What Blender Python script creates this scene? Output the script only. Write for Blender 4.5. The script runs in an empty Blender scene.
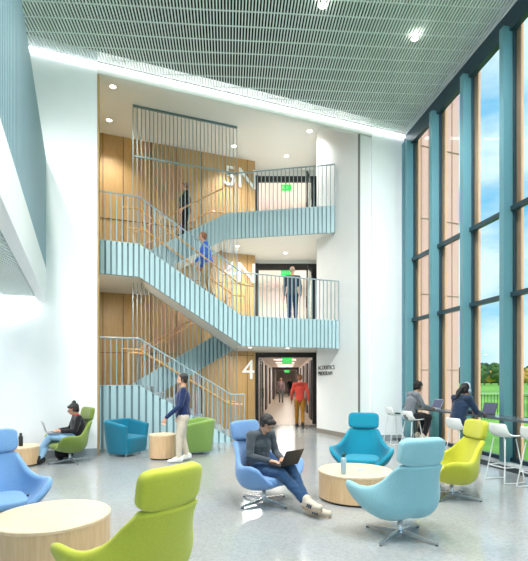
import bpy, bmesh, math, random
from mathutils import Vector, Matrix, noise
random.seed(7)
SC = bpy.context.scene
COL = SC.collection
FPX, CX, HY, EYE = 440.0, 264.0, 379.5, 1.62
PI = math.pi

# ------------------------------------------------------------------ camera
cam = bpy.data.cameras.new('camera'); cam_o = bpy.data.objects.new('camera', cam); COL.objects.link(cam_o)
cam.sensor_fit = 'HORIZONTAL'; cam.sensor_width = 36; cam.lens = FPX/528*36
cam.shift_y = (HY-280.5)/528; cam.clip_start = .05; cam.clip_end = 2000
cam_o.location = (0, 0, EYE); cam_o.rotation_euler = (PI/2, 0, 0)
SC.camera = cam_o
SC.view_settings.view_transform = 'Standard'; SC.view_settings.look = 'None'
SC.view_settings.gamma = 1; SC.view_settings.use_curve_mapping = False
SC.view_settings.exposure = 0.30

# plan grid of the hall: u runs along the stair wall, v along the glazed wall
def B(u, v, z=0.0):
    return Vector((.9659*u-.2588*v, 1.4013*(.2588*u+.9659*v), z))
UH = Vector((.9659, .3627, 0)).normalized()
VH = Vector((-.2588, 1.3535, 0)).normalized()
NIN = Vector((-VH.y, VH.x, 0))            # from the glass into the room

# ------------------------------------------------------------------ materials
def lin(c): 
    c /= 255.0
    return c/12.92 if c <= .04045 else ((c+.055)/1.055)**2.4
def rgb(r, g, b): return (lin(r), lin(g), lin(b), 1)
def newmat(name):
    m = bpy.data.materials.new(name); m.use_nodes = True
    nt = m.node_tree; b = nt.nodes['Principled BSDF']
    return m, nt, b
def mat(name, col, rough=.5, metal=0, spec=.5, noise_amt=0, noise_scale=40, bump=0, bump_scale=200, trans=0):
    m, nt, b = newmat(name)
    b.inputs['Base Color'].default_value = rgb(*col)
    b.inputs['Roughness'].default_value = rough
    b.inputs['Metallic'].default_value = metal
    b.inputs['Specular IOR Level'].default_value = spec
    tc = nt.nodes.new('ShaderNodeTexCoord')
    if noise_amt:
        n = nt.nodes.new('ShaderNodeTexNoise'); n.inputs['Scale'].default_value = noise_scale
        n.inputs['Detail'].default_value = 6
        nt.links.new(tc.outputs['Object'], n.inputs['Vector'])
        r = nt.nodes.new('ShaderNodeValToRGB')
        r.color_ramp.elements[0].position = .3; r.color_ramp.elements[1].position = .7
        c = rgb(*col)
        r.color_ramp.elements[0].color = tuple(max(0, x*(1-noise_amt)) for x in c[:3])+(1,)
        r.color_ramp.elements[1].color = tuple(min(1, x*(1+noise_amt)) for x in c[:3])+(1,)
        nt.links.new(n.outputs['Fac'], r.inputs['Fac']); nt.links.new(r.outputs['Color'], b.inputs['Base Color'])
    if bump:
        n2 = nt.nodes.new('ShaderNodeTexNoise'); n2.inputs['Scale'].default_value = bump_scale
        nt.links.new(tc.outputs['Object'], n2.inputs['Vector'])
        bp = nt.nodes.new('ShaderNodeBump'); bp.inputs['Strength'].default_value = bump
        bp.inputs['Distance'].default_value = .01
        nt.links.new(n2.outputs['Fac'], bp.inputs['Height']); nt.links.new(bp.outputs['Normal'], b.inputs['Normal'])
    return m
def fabric(name, col): 
    m = mat(name, col, .9, spec=.2, noise_amt=.05, noise_scale=60, bump=.25, bump_scale=350)
    m.node_tree.nodes['Principled BSDF'].inputs['Sheen Weight'].default_value = .25
    return m
def wood(name, c1, c2, scale=(1, 1, 1), rough=.45, grain=14, panels=None):
    m, nt, b = newmat(name)
    tc = nt.nodes.new('ShaderNodeTexCoord'); mp = nt.nodes.new('ShaderNodeMapping')
    mp.inputs['Scale'].default_value = scale
    nt.links.new(tc.outputs['Object'], mp.inputs['Vector'])
    n = nt.nodes.new('ShaderNodeTexNoise'); n.inputs['Scale'].default_value = grain
    n.inputs['Detail'].default_value = 8; n.inputs['Roughness'].default_value = .65
    n.inputs['Distortion'].default_value = .6
    nt.links.new(mp.outputs['Vector'], n.inputs['Vector'])
    r = nt.nodes.new('ShaderNodeValToRGB')
    r.color_ramp.elements[0].position = .3; r.color_ramp.elements[1].position = .72
    r.color_ramp.elements[0].color = rgb(*c1); r.color_ramp.elements[1].color = rgb(*c2)
    nt.links.new(n.outputs['Fac'], r.inputs['Fac']); nt.links.new(r.outputs['Color'], b.inputs['Base Color'])
    b.inputs['Roughness'].default_value = rough
    return m
def emit(name, col, s):
    m, nt, b = newmat(name)
    b.inputs['Base Color'].default_value = rgb(*col)
    b.inputs['Emission Color'].default_value = rgb(*col); b.inputs['Emission Strength'].default_value = s
    return m
def glassmat(name, tint=(235, 246, 246), refl=.06):
    m = bpy.data.materials.new(name); m.use_nodes = True; nt = m.node_tree
    for n in list(nt.nodes): nt.nodes.remove(n)
    o = nt.nodes.new('ShaderNodeOutputMaterial'); mx = nt.nodes.new('ShaderNodeMixShader')
    t = nt.nodes.new('ShaderNodeBsdfTransparent'); t.inputs['Color'].default_value = rgb(*tint)
    g = nt.nodes.new('ShaderNodeBsdfGlossy'); g.inputs['Roughness'].default_value = .02
    lw = nt.nodes.new('ShaderNodeLayerWeight'); lw.inputs['Blend'].default_value = .5
    pw = nt.nodes.new('ShaderNodeMath'); pw.operation = 'POWER'; pw.inputs[1].default_value = 4
    nt.links.new(lw.outputs['Facing'], pw.inputs[0])
    f = nt.nodes.new('ShaderNodeMath'); f.operation = 'MULTIPLY_ADD'; f.inputs[1].default_value = .45; f.inputs[2].default_value = .02
    nt.links.new(pw.outputs[0], f.inputs[0])
    nt.links.new(f.outputs[0], mx.inputs[0]); nt.links.new(t.outputs[0], mx.inputs[1]); nt.links.new(g.outputs[0], mx.inputs[2])
    nt.links.new(mx.outputs[0], o.inputs[0])
    return m

M = {}
M['white_wall'] = mat('white_paint', (242, 245, 246), .6, noise_amt=.012, noise_scale=3)
M['wall_shell'] = mat('pale_wall_paint', (228, 231, 230), .6, noise_amt=.012, noise_scale=3)
M['ceil_white'] = mat('ceiling_paint', (226, 228, 224), .8)
M['slat'] = mat('ceiling_slat_paint', (232, 242, 240), .55)
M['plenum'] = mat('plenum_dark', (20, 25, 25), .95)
M['blue_slat'] = mat('blue_grey_metal', (174, 202, 207), .42, noise_amt=.02, noise_scale=2)
M['blue_back'] = mat('blue_grey_backing', (116, 144, 152), .6)
M['rail'] = mat('rail_paint', (150, 172, 178), .4, metal=.1)
M['soffit'] = mat('soffit_paint', (225, 226, 220), .7)
M['wood_wall'] = wood('oak_wall_panel', (180, 144, 92), (196, 162, 108), (6, 6, .45), .4, 5)
M['wood_seam'] = mat('panel_seam', (96, 66, 34), .7)
M['handrail'] = wood('oak_handrail', (208, 156, 92), (226, 176, 112), (3, 3, 3), .4, 10)
M['maple'] = wood('maple_veneer', (222, 188, 150), (238, 212, 180), (1.2, 6, 1.2), .38, 4)
M['maple_side'] = wood('maple_side_veneer', (206, 168, 124), (228, 194, 152), (7, 7, .5), .42, 4)
M['plinth'] = mat('plinth_dark', (70, 62, 56), .6)
M['teal'] = mat('teal_mullion', (106, 154, 166), .38, metal=.1)
M['teal_dark'] = mat('teal_dark_frame', (52, 74, 84), .4, metal=.2)
M['salmon'] = mat('terracotta_fin', (240, 172, 140), .7, noise_amt=.03, noise_scale=8)
M['pink'] = mat('pink_stone', (236, 180, 170), .7, noise_amt=.02, noise_scale=2)
M['pink_d'] = mat('pink_stone_joint', (190, 150, 134), .7)
M['glass'] = glassmat('window_glass')
M['chrome'] = mat('brushed_aluminium', (205, 208, 210), .25, metal=.9)
M['white_plastic'] = mat('white_plastic', (236, 238, 236), .35)
M['white_wire'] = mat('white_wire', (226, 229, 229), .35)
M['black'] = mat('black_frame', (34, 33, 33), .45)
M['darkgrey'] = mat('dark_grey', (68, 70, 74), .5)
M['counter'] = mat('counter_top', (92, 104, 110), .18, noise_amt=.05)
M['base'] = mat('baseboard_paint', (138, 132, 124), .5)
M['base_grey'] = mat('baseboard_grey', (150, 160, 164), .4)
M['sign_white'] = mat('sign_white', (240, 244, 240), .5)
M['sign_dark'] = mat('sign_dark', (84, 84, 80), .5)
M['lamp'] = emit('lamp_disc', (255, 250, 238), 14)
M['cove'] = emit('cove_lamp', (250, 253, 255), 4)
M['exit'] = emit('exit_green', (40, 220, 96), .8)
M['exit_case'] = mat('exit_case', (190, 225, 200), .4)
M['skin'] = mat('skin', (208, 160, 132), .55, spec=.3, noise_amt=.04, noise_scale=30)
M['skin_tan'] = mat('skin_tan', (196, 146, 116), .55, spec=.3, noise_amt=.04, noise_scale=30)
M['hair'] = mat('black_hair', (26, 22, 22), .5, noise_amt=.3, noise_scale=90, bump=.6, bump_scale=120)
M['hair_brown'] = mat('brown_hair', (134, 84, 52), .55, noise_amt=.3, noise_scale=90, bump=.6, bump_scale=120)
M['hair_grey'] = mat('grey_hair', (170, 150, 134), .6, noise_amt=.2, noise_scale=90)
M['carpet'] = mat('corridor_floor', (205, 190, 172), .28, noise_amt=.05, noise_scale=12)
M['corr_white'] = mat('corridor_wall', (240, 233, 227), .6)
M['corr_dark'] = mat('corridor_door', (72, 66, 68), .5)
M['bark'] = mat('bark', (92, 74, 58), .9, noise_amt=.2)
M['eye'] = mat('eye_dark', (30, 22, 20), .2)
M['lens'] = mat('spectacle_rim', (40, 34, 34), .3)
M['grille'] = mat('floor_grille', (66, 76, 80), .4, metal=.3)

def floor_mat():
    m, nt, b = newmat('terrazzo')
    tc = nt.nodes.new('ShaderNodeTexCoord')
    v = nt.nodes.new('ShaderNodeTexVoronoi'); v.inputs['Scale'].default_value = 45
    v.inputs['Randomness'].default_value = 1
    nt.links.new(tc.outputs['Object'], v.inputs['Vector'])
    r = nt.nodes.new('ShaderNodeValToRGB'); e = r.color_ramp.elements
    e[0].position = 0; e[0].color = rgb(148, 157, 156); e[1].position = 1; e[1].color = rgb(164, 171, 169)
    x = e.new(.45); x.color = rgb(157, 165, 163)
    sep = nt.nodes.new('ShaderNodeSeparateColor')
    nt.links.new(v.outputs['Color'], sep.inputs[0]); nt.links.new(sep.outputs[0], r.inputs['Fac'])
    n = nt.nodes.new('ShaderNodeTexNoise'); n.inputs['Scale'].default_value = 1.3; n.inputs['Detail'].default_value = 4
    nt.links.new(tc.outputs['Object'], n.inputs['Vector'])
    mx = nt.nodes.new('ShaderNodeMix'); mx.data_type = 'RGBA'; mx.blend_type = 'MULTIPLY'; mx.inputs[0].default_value = .25
    nt.links.new(r.outputs['Color'], mx.inputs[6]); nt.links.new(n.outputs['Color'], mx.inputs[7])
    hs = nt.nodes.new('ShaderNodeHueSaturation'); hs.inputs['Saturation'].default_value = .45
    hs.inputs['Value'].default_value = 1.05
    nt.links.new(mx.outputs[2], hs.inputs['Color'])
    nt.links.new(hs.outputs['Color'], b.inputs['Base Color'])
    b.inputs['Roughness'].default_value = .13; b.inputs['Specular IOR Level'].default_value = .6
    return m
M['floor'] = floor_mat()

def grass_mat():
    m, nt, b = newmat('grass')
    tc = nt.nodes.new('ShaderNodeTexCoord')
    n = nt.nodes.new('ShaderNodeTexNoise'); n.inputs['Scale'].default_value = .12; n.inputs['Detail'].default_value = 8
    nt.links.new(tc.outputs['Object'], n.inputs['Vector'])
    r = nt.nodes.new('ShaderNodeValToRGB'); r.color_ramp.elements[0].position = .35; r.color_ramp.elements[1].position = .65
    r.color_ramp.elements[0].color = rgb(96, 146, 44); r.color_ramp.elements[1].color = rgb(146, 190, 74)
    nt.links.new(n.outputs['Fac'], r.inputs['Fac']); nt.links.new(r.outputs['Color'], b.inputs['Base Color'])
    b.inputs['Roughness'].default_value = .9
    return m
M['grass'] = grass_mat()
for k, c in dict(green=(74, 104, 52), orange=(196, 150, 70), olive=(124, 128, 60), dark=(50, 78, 56)).items():
    M['leaf_'+k] = mat('foliage_'+k, c, .9, noise_amt=.35, noise_scale=1.2)

# ------------------------------------------------------------------ mesh helpers
def finish(name, bm, m=None, parent=None, smooth=False, loc=None, mats=None):
    bmesh.ops.recalc_face_normals(bm, faces=bm.faces)
    me = bpy.data.meshes.new(name); bm.to_mesh(me); bm.free()
    o = bpy.data.objects.new(name, me); COL.objects.link(o)
    for x in (mats or [m]):
        if x: me.materials.append(x)
    if smooth: me.polygons.foreach_set('use_smooth', [True]*len(me.polygons))
    if parent: o.parent = parent
    if loc is not None: o.location = loc
    return o
def thing(name, label, cat, loc=(0, 0, 0), rotz=0, group=None):
    o = bpy.data.objects.new(name, None); COL.objects.link(o)
    o.location = loc; o.rotation_euler = (0, 0, rotz); o.empty_display_size = .1
    o['label'] = label; o['category'] = cat
    if group: o['group'] = group
    return o
def tag(o, label, cat, group=None, kind=None):
    o['label'] = label; o['category'] = cat
    if group: o['group'] = group
    if kind: o['kind'] = kind
    return o
def struct(o, label=None):
    o['kind'] = 'structure'
    if label: o['label'] = label
    return o
def hexa(bm, pts, mi=0):        # 8 points: bottom four then top four, same order
    vs = [bm.verts.new(p) for p in pts]
    fs = [(3, 2, 1, 0), (4, 5, 6, 7), (0, 1, 5, 4), (1, 2, 6, 5), (2, 3, 7, 6), (3, 0, 4, 7)]
    for f in fs:
        fc = bm.faces.new([vs[i] for i in f]); fc.material_index = mi
def box(bm, x0, x1, y0, y1, z0, z1, mi=0):
    hexa(bm, [(x0, y0, z0), (x1, y0, z0), (x1, y1, z0), (x0, y1, z0), (x0, y0, z1), (x1, y0, z1), (x1, y1, z1), (x0, y1, z1)], mi)
def ubox(bm, u0, u1, v0, v1, z0, z1, mi=0):
    P = [B(u0, v0), B(u1, v0), B(u1, v1), B(u0, v1)]
    hexa(bm, [(p.x, p.y, z0) for p in P]+[(p.x, p.y, z1) for p in P], mi)
def quadprism(bm, P, z0, z1, mi=0):    # plan polygon extruded
    n = len(P)
    a = [bm.verts.new((p[0], p[1], z0)) for p in P]; b = [bm.verts.new((p[0], p[1], z1)) for p in P]
    f = [bm.faces.new(a[::-1]), bm.faces.new(b)]
    for i in range(n): f.append(bm.faces.new((a[i], a[(i+1) % n], b[(i+1) % n], b[i])))
    for x in f: x.material_index = mi
def obox(bm, p0, p1, w, z0a, z1a, z0b=None, z1b=None, off=0, mi=0):
    """box from plan point p0 to p1, thickness w (to the left of travel + off), z may differ at the ends"""
    p0 = Vector(p0[:2]); p1 = Vector(p1[:2]); d = (p1-p0).normalized(); n = Vector((-d.y, d.x))
    z0b = z0a if z0b is None else z0b; z1b = z1a if z1b is None else z1b
    a, b = n*off, n*(off+w)
    hexa(bm, [(*(p0+a), z0a), (*(p1+a), z0b), (*(p1+b), z0b), (*(p0+b), z0a), (*(p0+a), z1a), (*(p1+a), z1b), (*(p1+b), z1b), (*(p0+b), z1a)], mi)
def tube(bm, pts, r, n=8, closed=False, mi=0, caps=True):
    pts = [Vector(p) for p in pts]
    N = len(pts); rr = r if isinstance(r, (list, tuple)) else [r]*N
    rings = []; up = None
    for i, p in enumerate(pts):
        if closed: t = (pts[(i+1) % N]-pts[i-1])
        elif i == 0: t = pts[1]-p
        elif i == N-1: t = p-pts[-2]
        else: t = (pts[i+1]-p).normalized()+(p-pts[i-1]).normalized()
        t = t.normalized()
        if up is None:
            up = Vector((0, 0, 1)) if abs(t.z) < .9 else Vector((1, 0, 0))
        a = t.cross(up).normalized(); b = a.cross(t).normalized(); up = b
        rings.append([bm.verts.new(p+(a*math.cos(2*PI*k/n)+b*math.sin(2*PI*k/n))*rr[i]) for k in range(n)])
    M_ = N if closed else N-1
    for i in range(M_):
        A, C = rings[i], rings[(i+1) % N]
        for k in range(n):
            f = bm.faces.new((A[k], A[(k+1) % n], C[(k+1) % n], C[k])); f.material_index = mi
    if not closed and caps:
        bm.faces.new(rings[0][::-1]).material_index = mi; bm.faces.new(rings[-1]).material_index = mi
def lathe(bm, prof, n=48, c=(0, 0), mi=0):
    rings = []
    for r, z in prof:
        if r < 1e-5: rings.append([bm.verts.new((c[0], c[1], z))])
        else: rings.append([bm.verts.new((c[0]+r*math.cos(2*PI*k/n), c[1]+r*math.sin(2*PI*k/n), z)) for k in range(n)])
    for A, C in zip(rings, rings[1:]):
        for k in range(n):
            if len(A) == 1 and len(C) == 1: continue
            if len(A) == 1: f = bm.faces.new((A[0], C[k], C[(k+1) % n]))
            elif len(C) == 1: f = bm.faces.new((A[k], A[(k+1) % n], C[0]))
            else: f = bm.faces.new((A[k], A[(k+1) % n], C[(k+1) % n], C[k]))
            f.material_index = mi
def ellipsoid(bm, c, r, rot=None, sub=2):
    mt = Matrix.Translation(Vector(c)) @ (rot.to_4x4() if rot else Matrix.Identity(4)) @ Matrix.Diagonal((*r, 1))
    bmesh.ops.create_icosphere(bm, subdivisions=sub, radius=1, matrix=mt)
def limb(bm, p0, p1, r0, r1, ratio=1.0, side=None, n=14):
    """tapered tube with rounded ends; ratio widens it along `side`"""
    p0 = Vector(p0); p1 = Vector(p1); t = p1-p0
    if t.length < 1e-6: t = Vector((0, 0, 1e-4))
    L = t.length; t.normalize()
    s = Vector(side) if side is not None else (Vector((1, 0, 0)) if abs(t.x) < .9 else Vector((0, 1, 0)))
    s = (s-t*s.dot(t)).normalized(); q = t.cross(s)
    rings = []
    prof = []
    for a in (80, 60, 40, 20): prof.append((-r0*math.sin(math.radians(a)), r0*math.cos(math.radians(a))))
    for k in range(4): prof.append((L*k/3, r0+(r1-r0)*k/3))
    for a in (20, 40, 60, 80): prof.append((L+r1*math.sin(math.radians(a)), r1*math.cos(math.radians(a))))
    for h, r in prof:
        rings.append([bm.verts.new(p0+t*h+s*(r*ratio*math.cos(2*PI*k/n))+q*(r*math.sin(2*PI*k/n))) for k in range(n)])
    for A, C in zip(rings, rings[1:]):
        for k in range(n): bm.faces.new((A[k], A[(k+1) % n], C[(k+1) % n], C[k]))
    bm.faces.new(rings[0][::-1]); bm.faces.new(rings[-1])
BAKES = []
def displace(me, fn):
    n = len(me.vertices); co = [0.0]*(3*n); no = [0.0]*(3*n)
    me.vertices.foreach_get('co', co); me.vertices.foreach_get('normal', no)
    for i in range(n):
        q = Vector(co[3*i:3*i+3]); d = fn(q)
        for k in range(3): co[3*i+k] += no[3*i+k]*d
    me.vertices.foreach_set('co', co); me.update()
def smooth_all(me): me.polygons.foreach_set('use_smooth', [True]*len(me.polygons))
def bake(o, mods, post=None):
    """give the object modifiers; all of them are applied together at the end of the script"""
    for t, st in mods:
        md = o.modifiers.new(t, t)
        for k, v in st.items(): setattr(md, k, v)
    BAKES.append((o, post))
    return o
def apply_all():
    dg = bpy.context.evaluated_depsgraph_get()
    new = [bpy.data.meshes.new_from_object(o.evaluated_get(dg)) for o, _ in BAKES]
    for (o, post), me in zip(BAKES, new):
        o.modifiers.clear(); o.data = me; smooth_all(me)
        if post: post(me)
def rounded_pad(bm, sx, sy, sz, r, c=(0, 0, 0), bend=0.0, n=6):
    """soft box: superellipsoid-like pad centred at c; bend curves it about z (edges move to -y)"""
    N1, N2 = 40, 20
    rows = []
    for j in range(N2+1):
        ph = -PI/2+PI*j/N2
        row = []
        for i in range(N1):
            th = 2*PI*i/N1
            def pw(a, e): return math.copysign(abs(a)**e, a)
            e1, e2 = r, r
            x = sx*pw(math.cos(ph), e1)*pw(math.cos(th), e2)
            y = sy*pw(math.cos(ph), 1.0 if False else e1)*pw(math.sin(th), e2)
            z = sz*pw(math.sin(ph), e1)
            y -= bend*(x/sx)**2
            row.append(bm.verts.new((c[0]+x, c[1]+y, c[2]+z)))
            if j in (0, N2): break
        rows.append(row)
    for A, C in zip(rows, rows[1:]):
        for i in range(N1):
            if len(A) == 1: bm.faces.new((A[0], C[i], C[(i+1) % N1]))
            elif len(C) == 1: bm.faces.new((A[i], A[(i+1) % N1], C[0]))
            else: bm.faces.new((A[i], A[(i+1) % N1], C[(i+1) % N1], C[i]))
def copy_tree(o, parent=None):
    c = o.copy(); COL.objects.link(c); c.parent = parent
    for ch in [x for x in bpy.data.objects if x.parent == o]: copy_tree(ch, c)
    return c

# ================================================================== SETTING
# ---- floor
bm = bmesh.new()
P = [B(-9, -4), B(6.05, -4), B(6.05, 7.5), B(5.2, 7.6), B(4.62, 11.5), B(-9, 11.5)]
quadprism(bm, P, -.2, 0)
struct(finish('floor', bm, M['floor']), 'polished grey terrazzo floor')
def corr(off, D): return Vector((off+.05*D, D, 0))
DW = 16.0
bm = bmesh.new()
quadprism(bm, [corr(-1.125, DW-.3), corr(1.055, DW-.3), corr(1.055, 52), corr(-1.125, 52)], -.19, .004)
struct(finish('floor', bm, M['carpet']), 'pale corridor floor beyond the ground level opening')

# ---- slatted ceiling
def zc(v): return 8.33+.085*(7.375-v)
bm = bmesh.new()
def ctile(u0, u1, v0, v1, dz0, dz1, mi):
    pts = []
    for dz in (dz0, dz1):
        for (u, v) in ((u0, v0), (u1, v0), (u1, v1), (u0, v1)):
            p = B(u, v); pts.append((p.x, p.y, zc(v)+dz))
    hexa(bm, pts, mi)
GA = math.radians(4.6)                   # the slat grid is turned a little against the glazing
GS = Vector((-math.sin(GA), math.cos(GA))); GC = Vector((math.cos(GA), math.sin(GA)))
def uv(p): return .9659*p.x+.2588*p.y/1.4013, -.2588*p.x+.9659*p.y/1.4013
def span(p0, d, u0, u1, v0, v1):
    """part of the line p0+d*t inside the u/v rectangle"""
    a0, b0 = uv(p0); a1, b1 = uv(p0+d); lo, hi = -1e9, 1e9
    for s0, ds, l, h in ((a0, a1-a0, u0, u1), (b0, b1-b0, v0, v1)):
        if abs(ds) < 1e-9: continue
        t0, t1 = sorted(((l-s0)/ds, (h-s0)/ds)); lo = max(lo, t0); hi = min(hi, t1)
    return lo, hi
def bar(bm, a, b, w, z0, z1, zf):
    d = (b-a).normalized(); n = Vector((-d.y, d.x))*w/2
    za, zb = zf(uv(a)[1]), zf(uv(b)[1])
    P4 = [(a-n, za), (b-n, zb), (b+n, zb), (a+n, za)]
    hexa(bm, [(p.x, p.y, z+z0) for p, z in P4]+[(p.x, p.y, z+z1) for p, z in P4])
q = -10.0
while q < 8.5:
    lo, hi = span(GC*q, GS, -8, 6.02, .5, 7.30)
    if hi-lo > .1: bar(bm, GC*q+GS*lo, GC*q+GS*hi, .024, 0, .04, zc)
    q += .060
T = -1.0
while T < 13:
    lo, hi = span(GS*T, GC, -8, 6.02, .5, 7.30)
    if hi-lo > .1: bar(bm, GS*T+GC*lo, GS*T+GC*hi, .018, .036, .05, zc)
    T += .33
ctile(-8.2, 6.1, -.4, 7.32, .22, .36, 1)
struct(finish('ceiling', bm, mats=[M['slat'], M['plenum']]), 'pale metal slat ceiling over the hall')
# thin ceiling edge trims
bm = bmesh.new(); ctile(5.98, 6.06, .5, 7.3, -.01, .16, 0)
struct(finish('trim_1', bm, M['white_wall']))
bm = bmesh.new(); pa = [B(-9, -8.5), B(6.08, -8.5), B(6.08, .5), B(-9, .5)]; quadprism(bm, pa, 8.93, 9.1)  # roof extension added out of view, stops sun reaching the visible floor
struct(finish('ceiling', bm, M['ceil_white']), 'unseen plain ceiling added further back to keep the sun out')

# ---- piers and recess walls
bm = bmesh.new(); ubox(bm, -9, -1.70, 7.375, 7.46, 0, 8.6); ubox(bm, -9, -2.6, 7.46, 7.9, 0, 8.6)
struct(finish('wall_left', bm, M['white_wall']), 'tall white wall on the left of the stair recess')
bm = bmesh.new(); ubox(bm, -1.70, -1.672, 7.37, 7.46, 0, 8.12)
struct(finish('trim_3', bm, M['wood_wall']), 'thin oak edge of the left white wall')
bm = bmesh.new(); ubox(bm, 4.97, 6.3, 7.375, 7.9, 0, 8.4)
struct(finish('wall_right', bm, M['white_wall']), 'bright white pier beside the glazing')
bm = bmesh.new(); ubox(bm, 4.62, 4.97, 7.43, 7.9, 0, 8.4)
struct(finish('wall_right', bm, M['wall_shell']), 'narrow recessed white wall strip left of the pier')
bm = bmesh.new(); ubox(bm, 4.578, 4.63, 7.40, 7.9, 0, 8.4)
struct(finish('trim_4', bm, mat('joint', (112, 110, 104), .6)), 'dark vertical joint')
# angled white wall right of the stairs
wa, wb = B(4.08, 8.94), B(4.576, 7.42)
jr = Vector((1.05+.05*DW, DW))
bm = bmesh.new()
quadprism(bm, [wb, B(4.62, 7.9), (wa.x+1.2, DW+.3), (jr.x+.06, DW+.3), (jr.x+.06, DW-.02), wa], 0, 9.4)
struct(finish('wall_right', bm, M['wall_shell']), 'angled white wall with small lettering')
bm = bmesh.new(); obox(bm, wb, wa, .015, 0, .13)
struct(finish('baseboard_right', bm, M['base']))
bm = bmesh.new(); ubox(bm, -9, -1.69, 7.355, 7.375, 0, .16)
struct(finish('baseboard_left', bm, M['base_grey']))
bm = bmesh.new(); ubox(bm, 4.97, 6.05, 7.355, 7.375, 0, .12)
struct(finish('baseboard_right', bm, M['base_grey']))
# header over the recess with cove
bm = bmesh.new(); ubox(bm, -1.7, 4.97, 7.37, 7.46, 8.14, 8.32)
ubox(bm, -1.7, 4.97, 7.46, 7.52, 8.2, 9.5)
struct(finish('trim_5', bm, M['soffit']), 'header band above the stair recess')
bm = bmesh.new(); ubox(bm, -8.5, 6.0, 7.335, 7.368, 8.27, 8.33)
cv = finish('cove_light', bm, M['cove']); tag(cv, 'long glowing strip light where slatted ceiling meets stair wall', 'light')
# back wall with oak panels
bm = bmesh.new(); ubox(bm, -3.2, 2.53, 10.65, 10.8, 0, 9.3)
struct(finish('wall_back', bm, M['wood_wall']), 'oak panelled back wall of the stair')
bm = bmesh.new()
for u in (-2.3, -1.72, -.9, -.1, .7, 1.5, 2.25): ubox(bm, u, u+.012, 10.635, 10.65, 0, 9.3)
for z in (1.2, 2.45, 4.9, 6.6, 8.0)[1:4]: ubox(bm, -3.2, 2.5, 10.637, 10.65, z, z+.012)
struct(finish('trim_6', bm, M['wood_seam']), 'dark seams between oak panels')
bm = bmesh.new(); ubox(bm, -2.62, -2.55, 7.9, 10.8, 0, 9.3)
struct(finish('wall_left', bm, M['wood_wall']), 'oak side wall of the stair recess')
# recess ceiling
bm = bmesh.new(); ubox(bm, -3.2, 6.5, 7.46, 12.6, 9.22, 9.4)
struct(finish('ceiling', bm, M['ceil_white']), 'flat white ceiling above the stair')

# ---- door walls at the end of the lobbies
jl = Vector((-1.09+.05*DW, DW)); 
wr = B(2.50, 10.67)
for zf, ztop0, ztop1, zcl in ((0, 2.42, 2.60, 2.64), (3.2, 5.60, 5.82, 5.92), (6.42, 8.80, 9.0, 9.3)):
    bm = bmesh.new()
    # dark frame: jambs + header
    box(bm, jl.x-.02, jl.x+.10, DW-.1, DW+.06, zf, ztop1); box(bm, jr.x-.09, jr.x+.08, DW-.04, DW+.06, zf, ztop1)
    box(bm, jl.x+.1, jr.x-.09, DW-.04, DW+.06, ztop0, ztop1)
    dn = {0: 'door_1', 3.2: 'door_2', 6.42: 'door_3'}[zf]
    d = finish(dn, bm, M['black']); struct(d, 'dark metal door frame')
    bm = bmesh.new(); box(bm, jl.x-.3, jr.x+.3, DW-.02, DW+.04, ztop1, zcl+.02)
    box(bm, jl.x-.75, jl.x-.02, DW-.02, DW+.06, zf, zcl)
    struct(finish('wall_back', bm, M['ceil_white']))
# return of oak panelling to the frame
bm = bmesh.new(); obox(bm, (wr.x, wr.y), (jl.x-.02, DW-.06), .05, 0, 9.25)
struct(finish('wall_back', bm, M['wood_wall']))

# ---- ground corridor
bm = bmesh.new()
quadprism(bm, [corr(-1.125, DW+.07), corr(-1.125, 52), corr(-1.3, 52), corr(-1.3, DW+.07)], 0, 2.7)
struct(finish('wall_left', bm, M['corr_white']), 'white corridor wall on the left')
bm = bmesh.new()
quadprism(bm, [corr(1.055, DW+.07), corr(1.055, 52), corr(1.23, 52), corr(1.23, DW+.07)], 0, 2.7)
struct(finish('wall_right', bm, M['corr_white']), 'white corridor wall on the right')
bm = bmesh.new(); quadprism(bm, [corr(-1.3, DW+.05), corr(1.3, DW+.05), corr(1.3, 52.3), corr(-1.3, 52.3)], 2.62, 2.7)
struct(finish('ceiling', bm, M['corr_white']), 'white corridor ceiling')
bm = bmesh.new(); quadprism(bm, [corr(-1.3, 52), corr(1.3, 52), corr(1.3, 52.3), corr(-1.3, 52.3)], 0, 2.7)
struct(finish('wall_back', bm, M['corr_white']), 'far end of the corridor')
dk = 0
for s, D in ((-1, 19.2), (-1, 23.5), (-1, 29), (1, 17.6), (1, 21), (1, 25), (1, 30), (-1, 41), (1, 44)):
    bm = bmesh.new(); off = -1.125 if s < 0 else 1.055
    a, b = corr(off-.0*s, D), corr(off, D+1.5); 
    quadprism(bm, [corr(off-s*.07, D), corr(off-s*.07, D+1.6), corr(off+s*.01, D+1.6), corr(off+s*.01, D)], 0, 2.4)
    dr = finish('door_%d' % (dk+4), bm, M['corr_dark']); struct(dr); dk += 1
    hb = bmesh.new(); tube(hb, [corr(off-s*.09, D+.2)+Vector((0, 0, 1.0)), corr(off-s*.09, D+.4)+Vector((0, 0, 1.0))], .015)
    h = finish('door_handle', hb, M['chrome'], dr)
bm = bmesh.new()   # portal across the corridor
for o0, o1, z0, z1 in ((-1.125, -.95, 0, 2.62), (.88, 1.055, 0, 2.62), (-.95, .88, 2.40, 2.62)):
    quadprism(bm, [corr(o0, 36), corr(o1, 36), corr(o1, 36.15), corr(o0, 36.15)], z0, z1)
struct(finish('trim_7', bm, M['corr_dark']), 'dark portal frame across the corridor')
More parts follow.
